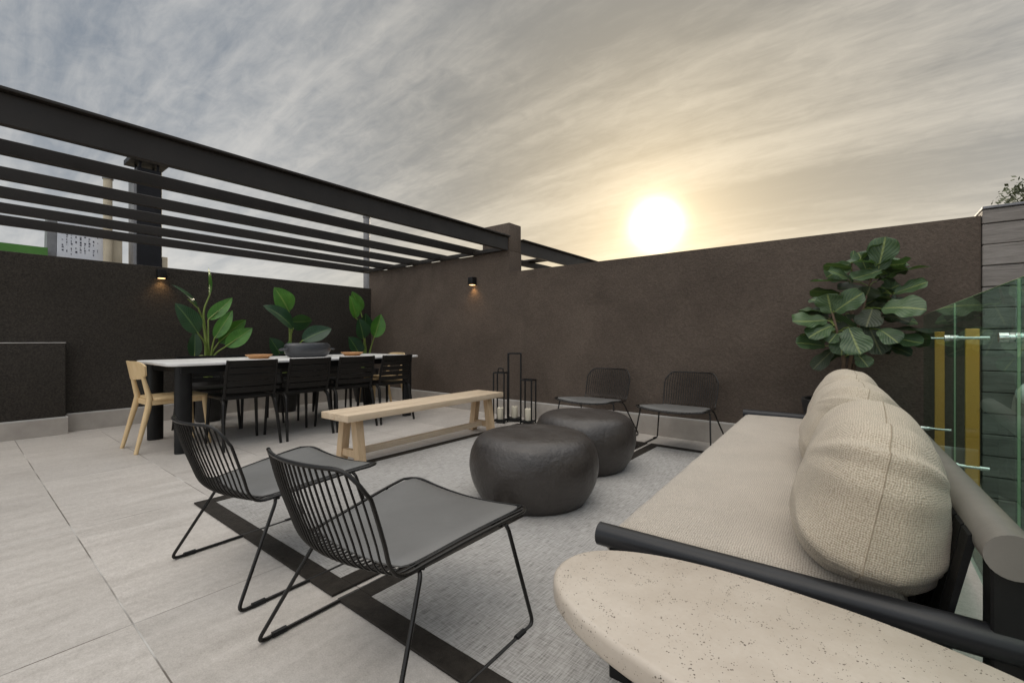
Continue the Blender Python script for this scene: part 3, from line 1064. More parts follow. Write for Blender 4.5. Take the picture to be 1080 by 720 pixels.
def paddle_plant(x, y, ox, oy, ky, kz, s, stems, label):
    """stems: list of (root_x, [points of the stalk], leaf base, leaf tip, width, depth, normal tilt, dark)"""
    r = empty('bird_of_paradise_plant', (x, y, 0), 0, label, 'plant', 'leafy plants behind the table')
    planter(r, 0.22, 0.12, 0.50)
    st, lf, ld = MB(), MB(), MB()
    def P3(q, dep):
        return Vector((dep, (q[0] / s - ox) * ky, 0.745 + (oy - q[1] / s) * kz))
    for k, (pts, b, t, wd, dep, nr, dark, bend) in enumerate(stems):
        root = Vector((0.02 * math.sin(k * 2.1), 0.03 * math.cos(k * 1.7), 0.47))
        path = [root] + [P3(q, dep * (i + 1) / (len(pts) + 1) * 0.8) for i, q in enumerate(pts)] + [P3(b, dep)]
        path = fillet(path, 0.12, 5)
        st.tube(path, [0.016 - 0.008 * i / (len(path) - 1) for i in range(len(path))], 8)
        tp = P3(t, dep + 0.03 * math.sin(k))
        st.tube([P3(b, dep), P3(b, dep).lerp(tp, 0.4)], [0.008, 0.004], 6)
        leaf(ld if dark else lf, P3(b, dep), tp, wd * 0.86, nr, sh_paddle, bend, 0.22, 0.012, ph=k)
    st.build('stem', M['stem'], r)
    lf.build('foliage', M['strel'], r, angle=80)
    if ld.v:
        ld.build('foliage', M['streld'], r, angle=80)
    return r


# stalks and blades of the three plants, laid out on a drawing grid (s units per step)
paddle_plant(-5.98, 1.87, 54.5, 105.5, 0.0102, 0.01116, 6.0, [
    ([(315, 560), (290, 350)], (325, 250), (318, 80), 0.07, 0.05, (0.8, 0.6, 0), False, 0.03),
    ([(310, 560), (285, 400)], (250, 335), (100, 205), 0.075, 0.10, (0.7, 0.2, 0.6), True, 0.10),
    ([(305, 580), (290, 540)], (240, 490), (110, 315), 0.26, 0.16, (1, 0.1, 0.25), True, 0.05),
    ([(335, 580)], (345, 400), (495, 250), 0.19, -0.10, (0.8, -0.5, 0.1), False, -0.04),
    ([(335, 600)], (340, 520), (455, 340), 0.17, 0.12, (1, -0.3, 0), False, 0.03),
    ([(345, 610)], (385, 545), (565, 395), 0.26, 0.02, (1, 0.2, -0.2), False, -0.05),
    ([(350, 615)], (400, 570), (572, 450), 0.22, 0.16, (0.9, 0.1, 0.4), False, -0.04),
    ([(300, 620)], (255, 640), (255, 475), 0.16, -0.05, (1, -0.2, 0), True, 0.02),
], 'tall leafy plant with one upright curled leaf, leftmost behind the table')
paddle_plant(-5.98, 2.75, 45.9, 84, 0.0128, 0.0125, 6.54, [
    ([(330, 480), (335, 360)], (310, 255), (215, 95), 0.34, 0.06, (1, 0.1, 0.1), False, 0.04),
    ([(315, 480), (320, 410)], (318, 370), (122, 225), 0.30, 0.14, (0.7, -0.2, 0.7), True, 0.08),
    ([(335, 480)], (340, 320), (495, 310), 0.28, -0.06, (0.9, 0, -0.4), True, 0.05),
    ([(340, 520)], (370, 455), (580, 365), 0.28, 0.17, (0.8, 0, 0.6), True, 0.06),
    ([(305, 540)], (290, 560), (222, 432), 0.26, -0.08, (1, 0.3, 0), True, 0.02),
    ([(320, 560)], (315, 570), (300, 455), 0.16, 0.12, (1, -0.2, 0), False, 0.02),
], 'bushy dark leaved plant in the middle, right behind the charcoal bowl')
paddle_plant(-5.98, 3.93, 130, 80, 0.0165, 0.0144, 6.54, [
    ([(850, 470), (845, 330)], (780, 290), (740, 140), 0.26, 0.06, (1, 0.2, 0.1), False, 0.04),
    ([(855, 470), (860, 330)], (840, 240), (775, 105), 0.22, -0.05, (1, -0.3, 0), False, 0.04),
    ([(855, 490)], (815, 430), (775, 290), 0.30, 0.12, (1, 0, 0.2), True, 0.03),
    ([(865, 490)], (855, 400), (865, 250), 0.34, -0.02, (1, 0.2, -0.1), True, 0.03),
    ([(880, 500)], (885, 420), (940, 255), 0.27, 0.13, (1, -0.2, 0.2), False, 0.05),
    ([(835, 520)], (790, 520), (735, 415), 0.30, 0.08, (1, 0.2, 0.1), True, 0.03),
    ([(840, 520)], (815, 530), (810, 430), 0.2, 0.0, (1, 0, 0), True, 0.02),
], 'upright leafy plant in the corner, rightmost behind the table')

# ------------------------------------------------------------------ bench
bn = empty('wooden_bench', (-3.08, 2.66, 0), R(1.2), 'long pale oak bench with splayed legs between rugs and dining table', 'bench')
MB().box(-0.175, -0.002, -0.9, 0.9, 0.35, 0.40, 0.003, 2).build('seat_plank', M['oak'], bn)
MB().box(0.002, 0.175, -0.9, 0.9, 0.35, 0.40, 0.003, 2).build('seat_plank', M['oak'], bn)
for sy in (-1, 1):
    for sx in (-1, 1):
        y = sy * 0.76
        x0, x1 = sx * 0.075, sx * 0.125
        def c(x, yy, zz):
            return (x, yy, zz)
        mb = MB()
        a, hw = 0.033, 0.033
        mb.hexa([(x1 - a, y - hw, 0), (x1 + a, y - hw, 0), (x1 + a, y + hw, 0), (x1 - a, y + hw, 0),
                 (x0 - a, y - hw, 0.349), (x0 + a, y - hw, 0.349), (x0 + a, y + hw, 0.349), (x0 - a, y + hw, 0.349)], 0.003, 1)
        mb.build('leg', M['oakx'], bn)
    MB().box(-0.09, 0.09, sy * 0.76 - 0.02, sy * 0.76 + 0.02, 0.055, 0.11, 0.003, 1).build('cross_rail', M['oakx'], bn)
MB().box(-0.025, 0.025, -0.74, 0.74, 0.06, 0.105, 0.003, 1).build('stretcher', M['oak'], bn)

# ------------------------------------------------------------------ lanterns and candles
def lantern(x, y, rz, h, wd, handle, label, clabel):
    r = empty('lantern', (x, y, 0.0), rz, label, 'lantern', 'black metal lanterns')
    f = MB()
    a = wd / 2
    t = 0.007
    for sx in (-1, 1):
        for sy in (-1, 1):
            f.box(sx * a - t, sx * a + t, sy * a - t, sy * a + t, 0.0, h, 0.001, 1)
    for z0, z1 in ((0.02, 0.034), (h - 0.014, h - 0.0005)):
        for s in (-1, 1):
            f.box(-a + t, a - t, s * a - t * 0.95, s * a + t * 0.95, z0, z1)
            f.box(s * a - t * 0.95, s * a + t * 0.95, -a + t, a - t, z0, z1)
    f.build('frame', M['black'], r, smooth=False)
    MB().box(-a + t, a - t, -a + t, a - t, 0.034, 0.040).build('base_plate', M['black'], r, smooth=False)
    if handle == 'loop':
        MB().tube(fillet([(-0.03, 0, h - 0.004), (-0.03, 0, h + 0.042), (0.03, 0, h + 0.042), (0.03, 0, h - 0.004)], 0.015), 0.007, 8).build('handle', M['black'], r)
        MB().box(-a, a, -0.006, 0.006, h - 0.013, h - 0.002).build('handle_bar', M['black'], r, smooth=False)
    cd = MB().lathe([(0.036, 0.0), (0.038, 0.004), (0.038, 0.125), (0.034, 0.13), (0.02, 0.126), (0.0001, 0.124)], (0, 0, 0), 24).build('candle', M['candle'])
    MB().tube([(0, 0, 0.122), (0.002, 0, 0.142)], 0.0018, 6).build('wick', M['black'], cd)
    cd.location = (x, y, 0.040)
    tag(cd, clabel, 'candle', 'pillar candles in the lanterns')
lantern(-3.24, 3.90, R(20), 0.575, 0.125, 'loop', 'mid height black frame lantern with a loop handle, nearest the bench end', 'ivory candle in the loop handled lantern nearest the bench')
lantern(-3.17, 4.07, R(35), 0.79, 0.145, 'none', 'tallest slim black frame lantern, in the middle of the three', 'ivory candle at the foot of the tallest lantern')
lantern(-2.945, 4.03, R(14), 0.50, 0.13, 'none', 'shortest black frame lantern, nearest the far wire chairs', 'ivory candle in the shortest lantern')

# ------------------------------------------------------------------ poufs
def catmull(P, t):
    n = len(P) - 1
    x = min(max(t, 0), 0.99999) * n
    i = int(x)
    f = x - i
    p0, p1, p2, p3 = P[max(i - 1, 0)], P[i], P[i + 1], P[min(i + 2, n)]
    return tuple(0.5 * (2 * b + (c - a) * f + (2 * a - 5 * b + 4 * c - d) * f * f + (3 * b - a - 3 * c + d) * f ** 3) for a, b, c, d in zip(p0, p1, p2, p3))


def pouf(x, y, r0, h, seed, label):
    pts = [(0.0001, 0.0), (0.26, 0.0), (0.295, 0.012), (0.33, 0.06), (0.36, 0.13), (0.374, 0.205), (0.368, 0.275), (0.345, 0.335), (0.315, 0.368),
           (0.27, 0.387), (0.19, 0.394), (0.09, 0.392), (0.0001, 0.390)]
    prof = []
    for a in range(len(pts) - 1):
        for q in range(5):
            t = a + q / 5
            prof.append(tuple(max(0.0001, c_) if k_ == 0 else max(0.0, c_) for k_, c_ in enumerate(catmull(pts, t / (len(pts) - 1)))))
    prof.append(pts[-1])
    prof = [(r_ * r0 / 0.375, z_ * h / 0.395) for r_, z_ in prof]
    def wob(a, z):
        return 1 + 0.014 * math.sin(2 * a + seed) + 0.01 * math.sin(3 * a + 2 * seed + z * 3)
    b = MB().lathe(prof, (0, 0, 0), 72, wob=wob).build('pouf', M['pouf'], angle=80)
    b.location = (x, y, 0.009)
    return tag(b, label, 'pouf', 'round dark poufs')
pouf(-1.53, 2.15, 0.375, 0.395, 0.4, 'round charcoal pouf nearest the camera, overlapping the other one')
pouf(-1.63, 2.94, 0.375, 0.395, 2.1, 'round charcoal pouf further back, partly hidden by the front one')

# ------------------------------------------------------------------ wire lounge chairs
#        y      z     half   bow   dip
SHELL = [(0.315, 0.382, 0.305, 0.0, 0.030), (0.20, 0.376, 0.288, 0.0, 0.020), (0.05, 0.362, 0.262, 0.0, 0.012), (-0.10, 0.345, 0.238, 0.012, 0.006),
         (-0.185, 0.340, 0.228, 0.035, 0.002), (-0.225, 0.372, 0.228, 0.055, 0.0), (-0.252, 0.45, 0.234, 0.062, 0.0), (-0.285, 0.55, 0.236, 0.064, 0.0), (-0.312, 0.640, 0.226, 0.062, 0.0)]


def shell(u, v):
    y, z, hw, bow, dip = catmull(SHELL, v)
    return Vector((u * hw, y - bow * (1 - u * u), z - dip * (1 - u * u)))


def wire_chair():
    r = empty('wire_lounge_chair')
    NV = 40
    # outline rod
    def top(u):
        # rounded upper corners
        a = abs(u)
        return 1.0 - 0.105 * max(0, (a - 0.68) / 0.32) ** 2.3

    def bot(u):
        return 0.075 * max(0, (abs(u) - 0.74) / 0.26) ** 2.3
    path = [shell(-1 + 2 * i / 40, bot(-1 + 2 * i / 40)) for i in range(41)]
    path += [shell(1, bot(1) + (top(1) - bot(1)) * k / NV) for k in range(1, NV + 1)]
    path += [shell(1 - 2 * i / 30, top(1 - 2 * i / 30)) for i in range(1, 31)]
    path += [shell(-1, bot(1) + (top(-1) - bot(1)) * (1 - k / NV)) for k in range(1, NV)]
    fr = MB()
    fr.tube(path, 0.0056, 8, closed=True)
    fr.build('outline_frame', M['wire'], r)
    rods = MB()
    N = 23
    for i in range(1, N):
        u = -1 + 2 * i / N
        rods.tube([shell(u, bot(u) + (top(u) - bot(u)) * k / 34) for k in range(35)], 0.0032, 6)
    rods.build('back_rods', M['wire'], r)
    cr = MB()
    for v in (0.16, 0.40):
        cr.tube([shell(-1 + 2 * i / 14, v) - Vector((0, 0, 0.009)) for i in range(15)], 0.0055, 8)
    cr.build('seat_rail', M['wire'], r)
    pad = MB()
    nu, nv = 22, 22
    vs, fs = [], []
    for s in (0, 1):
        for j in range(nv + 1):
            for i in range(nu + 1):
                a, b_ = i / nu * 2 - 1, j / nv * 2 - 1
                # rounded-corner square mapped on the seat
                ka = a * (1 - 0.5 * abs(b_) ** 9 * 0.13)
                kb = b_ * (1 - 0.5 * abs(a) ** 9 * 0.11)
                u = ka * 0.91
                v = 0.25 + kb * 0.215
                p = shell(u, v)
                edge = 1 - max(abs(a), abs(b_)) ** 10
                p.z += 0.0045 + (0.013 * (0.35 + 0.65 * edge) if s else 0.0)
                vs.append(p)
    W = nu + 1
    L = W * (nv + 1)
    for j in range(nv):
        for i in range(nu):
            q = j * W + i
            fs.append([q, q + W, q + W + 1, q + 1])
            fs.append([L + q, L + q + 1, L + q + W + 1, L + q + W])
    ring = [i for i in range(W)] + [j * W + nu for j in range(1, nv + 1)] + [nv * W + i for i in range(nu - 1, -1, -1)] + [j * W for j in range(nv - 1, 0, -1)]
    for q, q2 in zip(ring, ring[1:] + ring[:1]):
        fs.append([q, q2, L + q2, L + q])
    pad.add(vs, fs)
    pad.build('seat_pad', M['pad'], r, angle=50)
    for s in (-1, 1):
        A = shell(s * 0.93, 0.40) - Vector((0, 0, 0.008))
        B = shell(s * 0.93, 0.14) - Vector((0, 0, 0.008))
        Fr, Fb = Vector((s * 0.318, 0.285, 0.0075)), Vector((s * 0.318, -0.305, 0.0075))
        leg = MB().tube(fillet([A + Vector((-s * 0.05, 0, 0)), A + Vector((s * 0.015, -0.004, 0)), Fb, Fr, B + Vector((s * 0.02, 0.0, 0)), B + Vector((-s * 0.05, 0, 0))], 0.03, 5), 0.0065, 8).build('sled_leg', M['wire'], r)
        for y in (-0.235, 0.21):
            MB().tube([(s * 0.318, y - 0.022, 0.0092), (s * 0.318, y + 0.022, 0.0092)], 0.0098, 8).build('glide', M['black'], leg)
    return r


wc = wire_chair()
specs = [((-1.165, 0.905, 0), R(2.0), 'black wire lounge chair with grey seat pad, front one nearest the side table'),
         ((-2.02, 0.905, 0), R(2.5), 'black wire lounge chair with grey seat pad, left one with its back to the camera'),
         ((-2.06, 3.935, 0), R(180), 'black wire lounge chair by the back wall, half hidden behind the far pouf'),
         ((-1.235, 3.935, 0), R(180), 'black wire lounge chair by the back wall, next to the far end of the sofa')]
for i, (loc, rz, lab) in enumerate(specs):
    o = wc if i == 0 else copy_tree(wc)
    o.location = loc
    o.rotation_euler = (0, 0, rz)
    tag(o, lab, 'lounge chair', 'wire lounge chairs')

# ------------------------------------------------------------------ sofa
SR = R(2.4)
sf = empty('outdoor_sofa', (-0.586, 1.155, 0), SR, 'long outdoor sofa with dark tube frame and beige seat cushion', 'sofa')
LEN = 2.54
DEP = 0.80
for y, n_ in ((0.0, 0), (LEN, 1)):
    MB().tube([(-0.005, y, 0.395), (0.90, y, 0.395)], 0.031, 24).build('arm_rail', M['arm'], sf, angle=60)
MB().tube([(DEP - 0.003, -0.03, 0.565), (DEP - 0.003, LEN + 0.04, 0.565)], 0.04, 28).build('back_rail', M['backrail'], sf, angle=60)
for y in (0.012, LEN - 0.012):
    MB().box(DEP - 0.03, DEP + 0.045, y - 0.03, y + 0.03, 0.0, 0.54, 0.004, 1).build('post', M['black'], sf, smooth=False)
    MB().box(0.03, 0.09, y - 0.028, y + 0.028, 0.0, 0.37, 0.004, 1).build('leg', M['black'], sf, smooth=False)
fr = MB()
fr.box(0.01, 0.05, 0.035, LEN - 0.035, 0.215, 0.275, 0.003, 1)
fr.box(DEP - 0.1, DEP - 0.05, 0.035, LEN - 0.035, 0.215, 0.275, 0.003, 1)
for k in range(9):
    y = 0.1 + k * (LEN - 0.2) / 8
    fr.box(0.05, DEP - 0.1, y - 0.03, y + 0.03, 0.24, 0.27)
for y in (0.02, LEN - 0.06):
    fr.box(0.03, DEP, y, y + 0.04, 0.22, 0.27, 0.003, 1)
fr.build('base_frame', M['black'], sf, smooth=False)
bs = MB()
# broad woven straps between the back rail and the rear of the base
for k in range(38):
    y = 0.075 + k * 0.0645
    vs = []
    for (x, z) in ((DEP - 0.003, 0.592), (DEP - 0.048, 0.567), (DEP - 0.10, 0.28), (DEP - 0.094, 0.278), (DEP - 0.037, 0.557), (DEP - 0.004, 0.575)):
        vs += [(x, y - 0.028, z), (x, y + 0.028, z)]
    fs = [[0, 1, 3, 2], [2, 3, 5, 4], [6, 7, 9, 8], [8, 9, 11, 10], [4, 5, 7, 6], [10, 11, 1, 0], [0, 2, 4, 6, 8, 10], [1, 11, 9, 7, 5, 3]]
    bs.add(vs, fs)
bs.build('back_straps', M['strap'], sf, smooth=False)
# seat cushion
sc_ = MB()
nu, nv = 36, 90
vs, fs = [], []
X0, X1, Y0, Y1 = 0.0, DEP - 0.12, 0.037, LEN - 0.037
for s in (0, 1):
    for j in range(nv + 1):
        for i in range(nu + 1):
            a, b_ = i / nu * 2 - 1, j / nv * 2 - 1
            x = (X0 + X1) / 2 + a * (X1 - X0) / 2
            y = (Y0 + Y1) / 2 + b_ * (Y1 - Y0) / 2
            ea = 1 - abs(a) ** 16
            eb = 1 - abs(b_) ** 44
            e = max(0.0, min(ea, eb)) ** 0.45
            hh = 0.062 * e
            z = 0.343 + (hh if s else -hh)
            if s:
                z += 0.004 * (1 - a * a) + 0.0025 * noise.noise(Vector((x * 6, y * 6, 0)))
            vs.append(Vector((x, y, z)))
W = nu + 1
L = W * (nv + 1)
for j in range(nv):
    for i in range(nu):
        q = j * W + i
        fs.append([q, q + W, q + W + 1, q + 1])
        fs.append([L + q, L + q + 1, L + q + W + 1, L + q + W])
ring = [i for i in range(W)] + [j * W + nu for j in range(1, nv + 1)] + [nv * W + i for i in range(nu - 1, -1, -1)] + [j * W for j in range(nv - 1, 0, -1)]
for q, q2 in zip(ring, ring[1:] + ring[:1]):
    fs.append([q, q2, L + q2, L + q])
sc_.add(vs, fs)
sc_.build('seat_cushion', M['fabric'], sf, angle=70)


def back_cushion(loc, rz, lean, size, seed, label):
    """plump loose cushion: thickness along X, length along Y"""
    a, b_, c_ = size
    mb = MB()
    n = 44
    vs, fs, idx = [], [], {}
    def pt(p):
        x, y, z = p
        # outline in y, z as a soft rectangle, thickness swelling towards the middle
        k = max(abs(y), abs(z))
        rad = math.hypot(y, z)
        q = (abs(y) ** 3.2 + abs(z) ** 3.2) ** (1 / 3.2)
        return Vector((x, y, z))
    def ring(t):
        s, c = math.sin(t), math.cos(t)
        return math.copysign(abs(c) ** 0.56, c), math.copysign(abs(s) ** 0.56, s)
    nr, na = 26, 88
    def surf(side, rr, t):
        cy, cz = ring(t)
        th = (max(0.0, 1 - rr ** 3.2)) ** 0.50
        y, z = cy * rr * b_, cz * rr * c_
        x = side * a * th
        # puckers running in from the seam
        pk = 0.0
        if rr > 0.35:
            q = noise.noise(Vector((math.cos(t) * 3.6 + seed * 3, math.sin(t) * 3.6 + rr * 0.7, seed)))
            q2 = noise.noise(Vector((math.cos(t) * 8 + seed * 5, math.sin(t) * 8 + rr * 0.9, seed + 4)))
            pk = (0.028 * q + 0.017 * q2) * ((rr - 0.35) / 0.65) ** 1.8
        big = noise.noise(Vector((y * 5 + seed, z * 6, x * 4 + seed)))
        big2 = noise.noise(Vector((y * 12 + seed, z * 15, x * 9 + seed * 2)))
        nrm = Vector((x / (a * a), y / (b_ * b_), z / (c_ * c_)))
        nrm = nrm.normalized() if nrm.length > 1e-6 else Vector((side, 0, 0))
        p = Vector((x, y, z)) + nrm * (pk + 0.011 * big + 0.004 * big2)
        if rr > 0.985:
            p = p - Vector((0, cy, cz)).normalized() * 0.006
        # slumped: fuller towards the bottom
        p.x *= 1 + 0.22 * (-p.z / c_)
        p.z -= 0.014 * (1 - (p.y / b_) ** 2) * max(0.0, p.z / c_)
        return p
    for side in (1, -1):
        o = len(mb.v)
        vs, fs = [], []
        for j in range(nr + 1):
            rr = (j / nr) ** 0.72
            for i in range(na):
                vs.append(surf(side, max(rr, 0.001), 2 * PI * i / na))
        for j in range(nr):
            for i in range(na):
                l = (i + 1) % na
                q = [j * na + i, j * na + l, (j + 1) * na + l, (j + 1) * na + i]
                fs.append(q if side > 0 else q[::-1])
        mb.add(vs, fs)
    seam = [surf(1, 1.0, 2 * PI * i / na) for i in range(na)]
    b = bpy.data.objects
    root = mb.build('back_cushion', M['pillow'], angle=180)
    sm = MB().tube(seam, 0.0013, 6, closed=True).build('seam', M['thread'], root)
    root.location = loc
    root.rotation_euler = (0, lean, rz)
    return tag(root, label, 'cushion', 'loose back cushions on the sofa')


def sofa_at(x, y, z):
    v = Matrix.Rotation(SR, 4, 'Z') @ Vector((x, y, z))
    return (v.x - 0.586, v.y + 1.155, z)


back_cushion(sofa_at(0.615, 0.408, 0.565), SR + R(-1), R(11), (0.155, 0.405, 0.203), 1.0, 'plump beige boucle back cushion at the near end of the sofa')
back_cushion(sofa_at(0.60, 1.235, 0.583), SR + R(1), R(14), (0.16, 0.40, 0.20), 2.3, 'plump beige boucle back cushion in the middle of the sofa')
back_cushion(sofa_at(0.60, 2.04, 0.583), SR + R(-0.5), R(14), (0.16, 0.40, 0.20), 3.9, 'plump beige boucle back cushion at the far end of the sofa, by the fig tree')

# ------------------------------------------------------------------ side table
stb = empty('side_table', (-0.112, 0.895, 0), R(-4), 'oval pitted stone side table on a dark leg in front of the sofa arm', 'side table')
outl = []
for k in range(96):
    a = 2 * PI * k / 96
    c0, s0 = math.cos(a), math.sin(a)
    outl.append((0.455 * math.copysign(abs(c0) ** 0.9, c0), 0.212 * math.copysign(abs(s0) ** 0.9, s0)))
MB().prism(outl, 0.370, 0.420, 0.013, 4).build('tabletop', M['stone'], stb, angle=60)
for x in (-0.13, 0.16):
    MB().lathe([(0.045, 0.0), (0.045, 0.3695)], (x, -0.02, 0), 28).build('leg', M['black'], stb)
MB().box(-0.25, 0.28, -0.12, 0.08, 0.0, 0.012, 0.003, 1).build('base_plate', M['black'], stb)

# ------------------------------------------------------------------ fiddle leaf fig
fg = empty('fiddle_leaf_fig', (-0.02, 4.02, 0), 0, 'fiddle leaf fig with large round leaves in a dark pot behind the sofa', 'plant')
MB().lathe([(0.16, 0.0), (0.165, 0.006), (0.235, 0.46), (0.24, 0.485), (0.24, 0.51), (0.222, 0.51), (0.215, 0.46), (0.0001, 0.455)], (-0.1, -0.02, 0), 44).build('pot', M['pot'], fg)
MB().lathe([(0.0001, 0.47), (0.21, 0.465)], (-0.1, -0.02, 0), 28).build('soil', M['soil'], fg)


def F(x, y, d=0.0):
    """drawing units of the plant study -> metres"""
    return Vector((-0.441 + x * 0.00116 + 0.02, -0.05 + d, 1.725 - y * 0.00142))


tr = MB()
trunks = [[(-0.1, -0.02, 0.46), F(320, 690), F(345, 560), F(385, 400), F(420, 260), F(455, 150)],
          [(-0.08, -0.0, 0.46), F(350, 650, 0.05), F(420, 520, 0.06), F(470, 420, 0.07), F(520, 330, 0.05)],
          [(-0.12, -0.03, 0.46), F(300, 660, -0.04), F(270, 540, -0.07), F(235, 400, -0.08), F(225, 330, -0.06)],
          [F(345, 560), F(330, 430, 0.08), F(330, 300, 0.1), F(330, 160, 0.08)]]
for p in trunks:
    q = fillet(p, 0.08, 4)
    tr.tube(q, [0.014 - 0.009 * i / (len(q) - 1) for i in range(len(q))], 8)
tr.build('trunk', M['bark'], fg)
A, B_ = MB(), MB()
LV = [  # base, tip, width (m), depth of base / tip, normal, underside?
    ((455, 215), (490, 55), 0.165, 0.0, -0.02, (0.1, -1, 0.15), 0), ((400, 200), (360, 110), 0.13, 0.05, 0.04, (0, -0.6, 0.8), 0),
    ((330, 190), (190, 170), 0.12, 0.0, -0.03, (0, -0.35, -0.9), 1), ((440, 180), (320, 178), 0.13, -0.02, -0.16, (0, -0.25, 0.95), 0),
    ((340, 260), (220, 205), 0.13, -0.02, -0.12, (0, -0.6, 0.7), 0), ((470, 215), (335, 255), 0.13, -0.03, -0.14, (0.2, -0.5, 0.8), 0),
    ((450, 265), (685, 212), 0.15, 0.0, 0.02, (0, -0.12, 1), 1), ((310, 255), (125, 252), 0.14, -0.02, -0.10, (0, -0.1, 1), 0),
    ((270, 310), (118, 290), 0.15, 0.05, 0.0, (0, -0.35, -0.9), 1), ((400, 300), (260, 290), 0.13, 0.05, -0.02, (0, -0.5, 0.8), 1),
    ((235, 420), (215, 320), 0.16, -0.08, -0.12, (-0.1, -0.9, 0.3), 0), ((250, 410), (388, 325), 0.15, -0.10, -0.15, (0.2, -0.8, 0.5), 0),
    ((210, 410), (55, 400), 0.14, 0.0, -0.02, (0, -0.2, 1), 0), ((210, 450), (40, 455), 0.17, -0.08, -0.20, (0, -0.65, 0.7), 0),
    ((240, 480), (125, 540), 0.15, -0.10, -0.22, (0, -0.7, 0.6), 0), ((200, 580), (55, 565), 0.13, -0.06, -0.16, (0, -0.7, 0.6), 0),
    ((320, 490), (375, 618), 0.17, -0.16, -0.24, (0.0, -1, 0.3), 0), ((300, 510), (285, 625), 0.14, -0.12, -0.18, (-0.2, -1, 0.1), 0),
    ((260, 520), (225, 565), 0.09, -0.14, -0.2, (-0.2, -1, 0.2), 0), ((240, 600), (140, 700), 0.10, -0.04, -0.1, (0.2, -0.8, 0.5), 1),
    ((470, 400), (660, 415), 0.18, -0.05, -0.12, (0, -0.75, 0.6), 0), ((430, 335), (600, 375), 0.13, 0.03, 0.05, (0, -0.2, -1), 1),
    ((480, 500), (690, 520), 0.16, 0.02, 0.0, (0, -0.15, 1), 1), ((460, 500), (540, 565), 0.13, -0.10, -0.16, (0.2, -0.85, 0.4), 0),
    ((500, 530), (648, 565), 0.13, -0.02, -0.08, (0, -0.6, 0.7), 0), ((470, 570), (605, 620), 0.13, 0.0, -0.02, (0, -0.5, 0.8), 1),
    ((430, 400), (400, 490), 0.15, -0.05, -0.12, (0, -0.95, 0.3), 1), ((400, 450), (470, 620), 0.15, -0.05, -0.1, (0.3, -0.8, -0.3), 1),
    ((360, 620), (410, 680), 0.10, -0.08, -0.14, (0, -0.8, 0.5), 0), ((300, 600), (165, 640), 0.14, 0.0, 0.0, (0, -0.5, -0.8), 1),
    ((470, 290), (560, 305), 0.12, 0.08, 0.12, (0, -0.5, 0.8), 0), ((480, 320), (560, 280), 0.14, 0.1, 0.12, (0, -0.8, 0.5), 0),
    ((500, 215), (525, 170), 0.11, 0.08, 0.1, (0, -0.9, 0.3), 0), ((335, 155), (340, 95), 0.035, 0.08, 0.08, (0, -1, 0.1), 0),
    ((390, 360), (420, 290), 0.13, 0.02, -0.03, (0, -0.6, -0.5), 1), ((300, 420), (350, 520), 0.14, 0.06, 0.04, (0, -0.8, 0.2), 1),
    ((340, 470), (250, 530), 0.14, 0.04, 0.02, (0, -0.8, 0.4), 1), ((420, 520), (380, 600), 0.14, 0.0, -0.04, (0, -0.9, 0.2), 1),
    ((540, 350), (620, 385), 0.12, 0.1, 0.14, (0, -0.5, 0.8), 1), ((480, 450), (640, 470), 0.15, 0.08, 0.12, (0, -0.5, 0.8), 0),
    ((200, 350), (110, 330), 0.12, 0.1, 0.14, (0, -0.5, 0.8), 0), ((200, 510), (100, 500), 0.13, 0.08, 0.12, (0, -0.4, 0.8), 1),
    ((420, 250), (390, 190), 0.12, 0.1, 0.12, (0, -0.8, 0.5), 1), ((260, 350), (180, 400), 0.13, 0.06, 0.05, (0, -0.7, 0.5), 1),
    ((430, 560), (520, 610), 0.13, 0.1, 0.14, (0, -0.6, 0.7), 1), ((330, 580), (300, 640), 0.12, 0.08, 0.1, (0, -0.8, 0.4), 1),
]
rf = random.Random(21)
for k in range(24):
    cy = rf.uniform(150, 590)
    half = 95 + 190 * min(1, (cy - 120) / 330)
    cx = 400 - 0.10 * (cy - 150) + rf.uniform(-0.75, 0.75) * half
    sgn = 1 if cx > 375 else -1
    LV.append(((cx, cy), (cx + sgn * rf.uniform(60, 150), cy + rf.uniform(-60, 60)), rf.uniform(0.12, 0.16), rf.uniform(-0.02, 0.12), rf.uniform(-0.04, 0.22),
               (rf.uniform(-0.6, 0.6), rf.uniform(-0.7, 0.1), rf.uniform(-0.9, 0.9)), k % 2))
pet = MB()
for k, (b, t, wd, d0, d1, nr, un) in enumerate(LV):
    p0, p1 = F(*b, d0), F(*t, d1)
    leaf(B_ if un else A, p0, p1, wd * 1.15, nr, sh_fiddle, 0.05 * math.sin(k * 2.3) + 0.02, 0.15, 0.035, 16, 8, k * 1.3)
    # petiole back to the nearest trunk
    best = min((Vector(q) for tk in trunks for q in fillet(tk, 0.08, 4)), key=lambda q: (q - p0).length + (0.05 if q.z > p0.z else 0))
    pet.tube([best, best.lerp(p0, 0.6) + Vector((0, 0, 0.01)), p0], 0.0032, 6)
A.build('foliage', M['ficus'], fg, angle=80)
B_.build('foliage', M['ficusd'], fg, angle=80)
pet.build('leaf_stalks', M['stem'], fg)

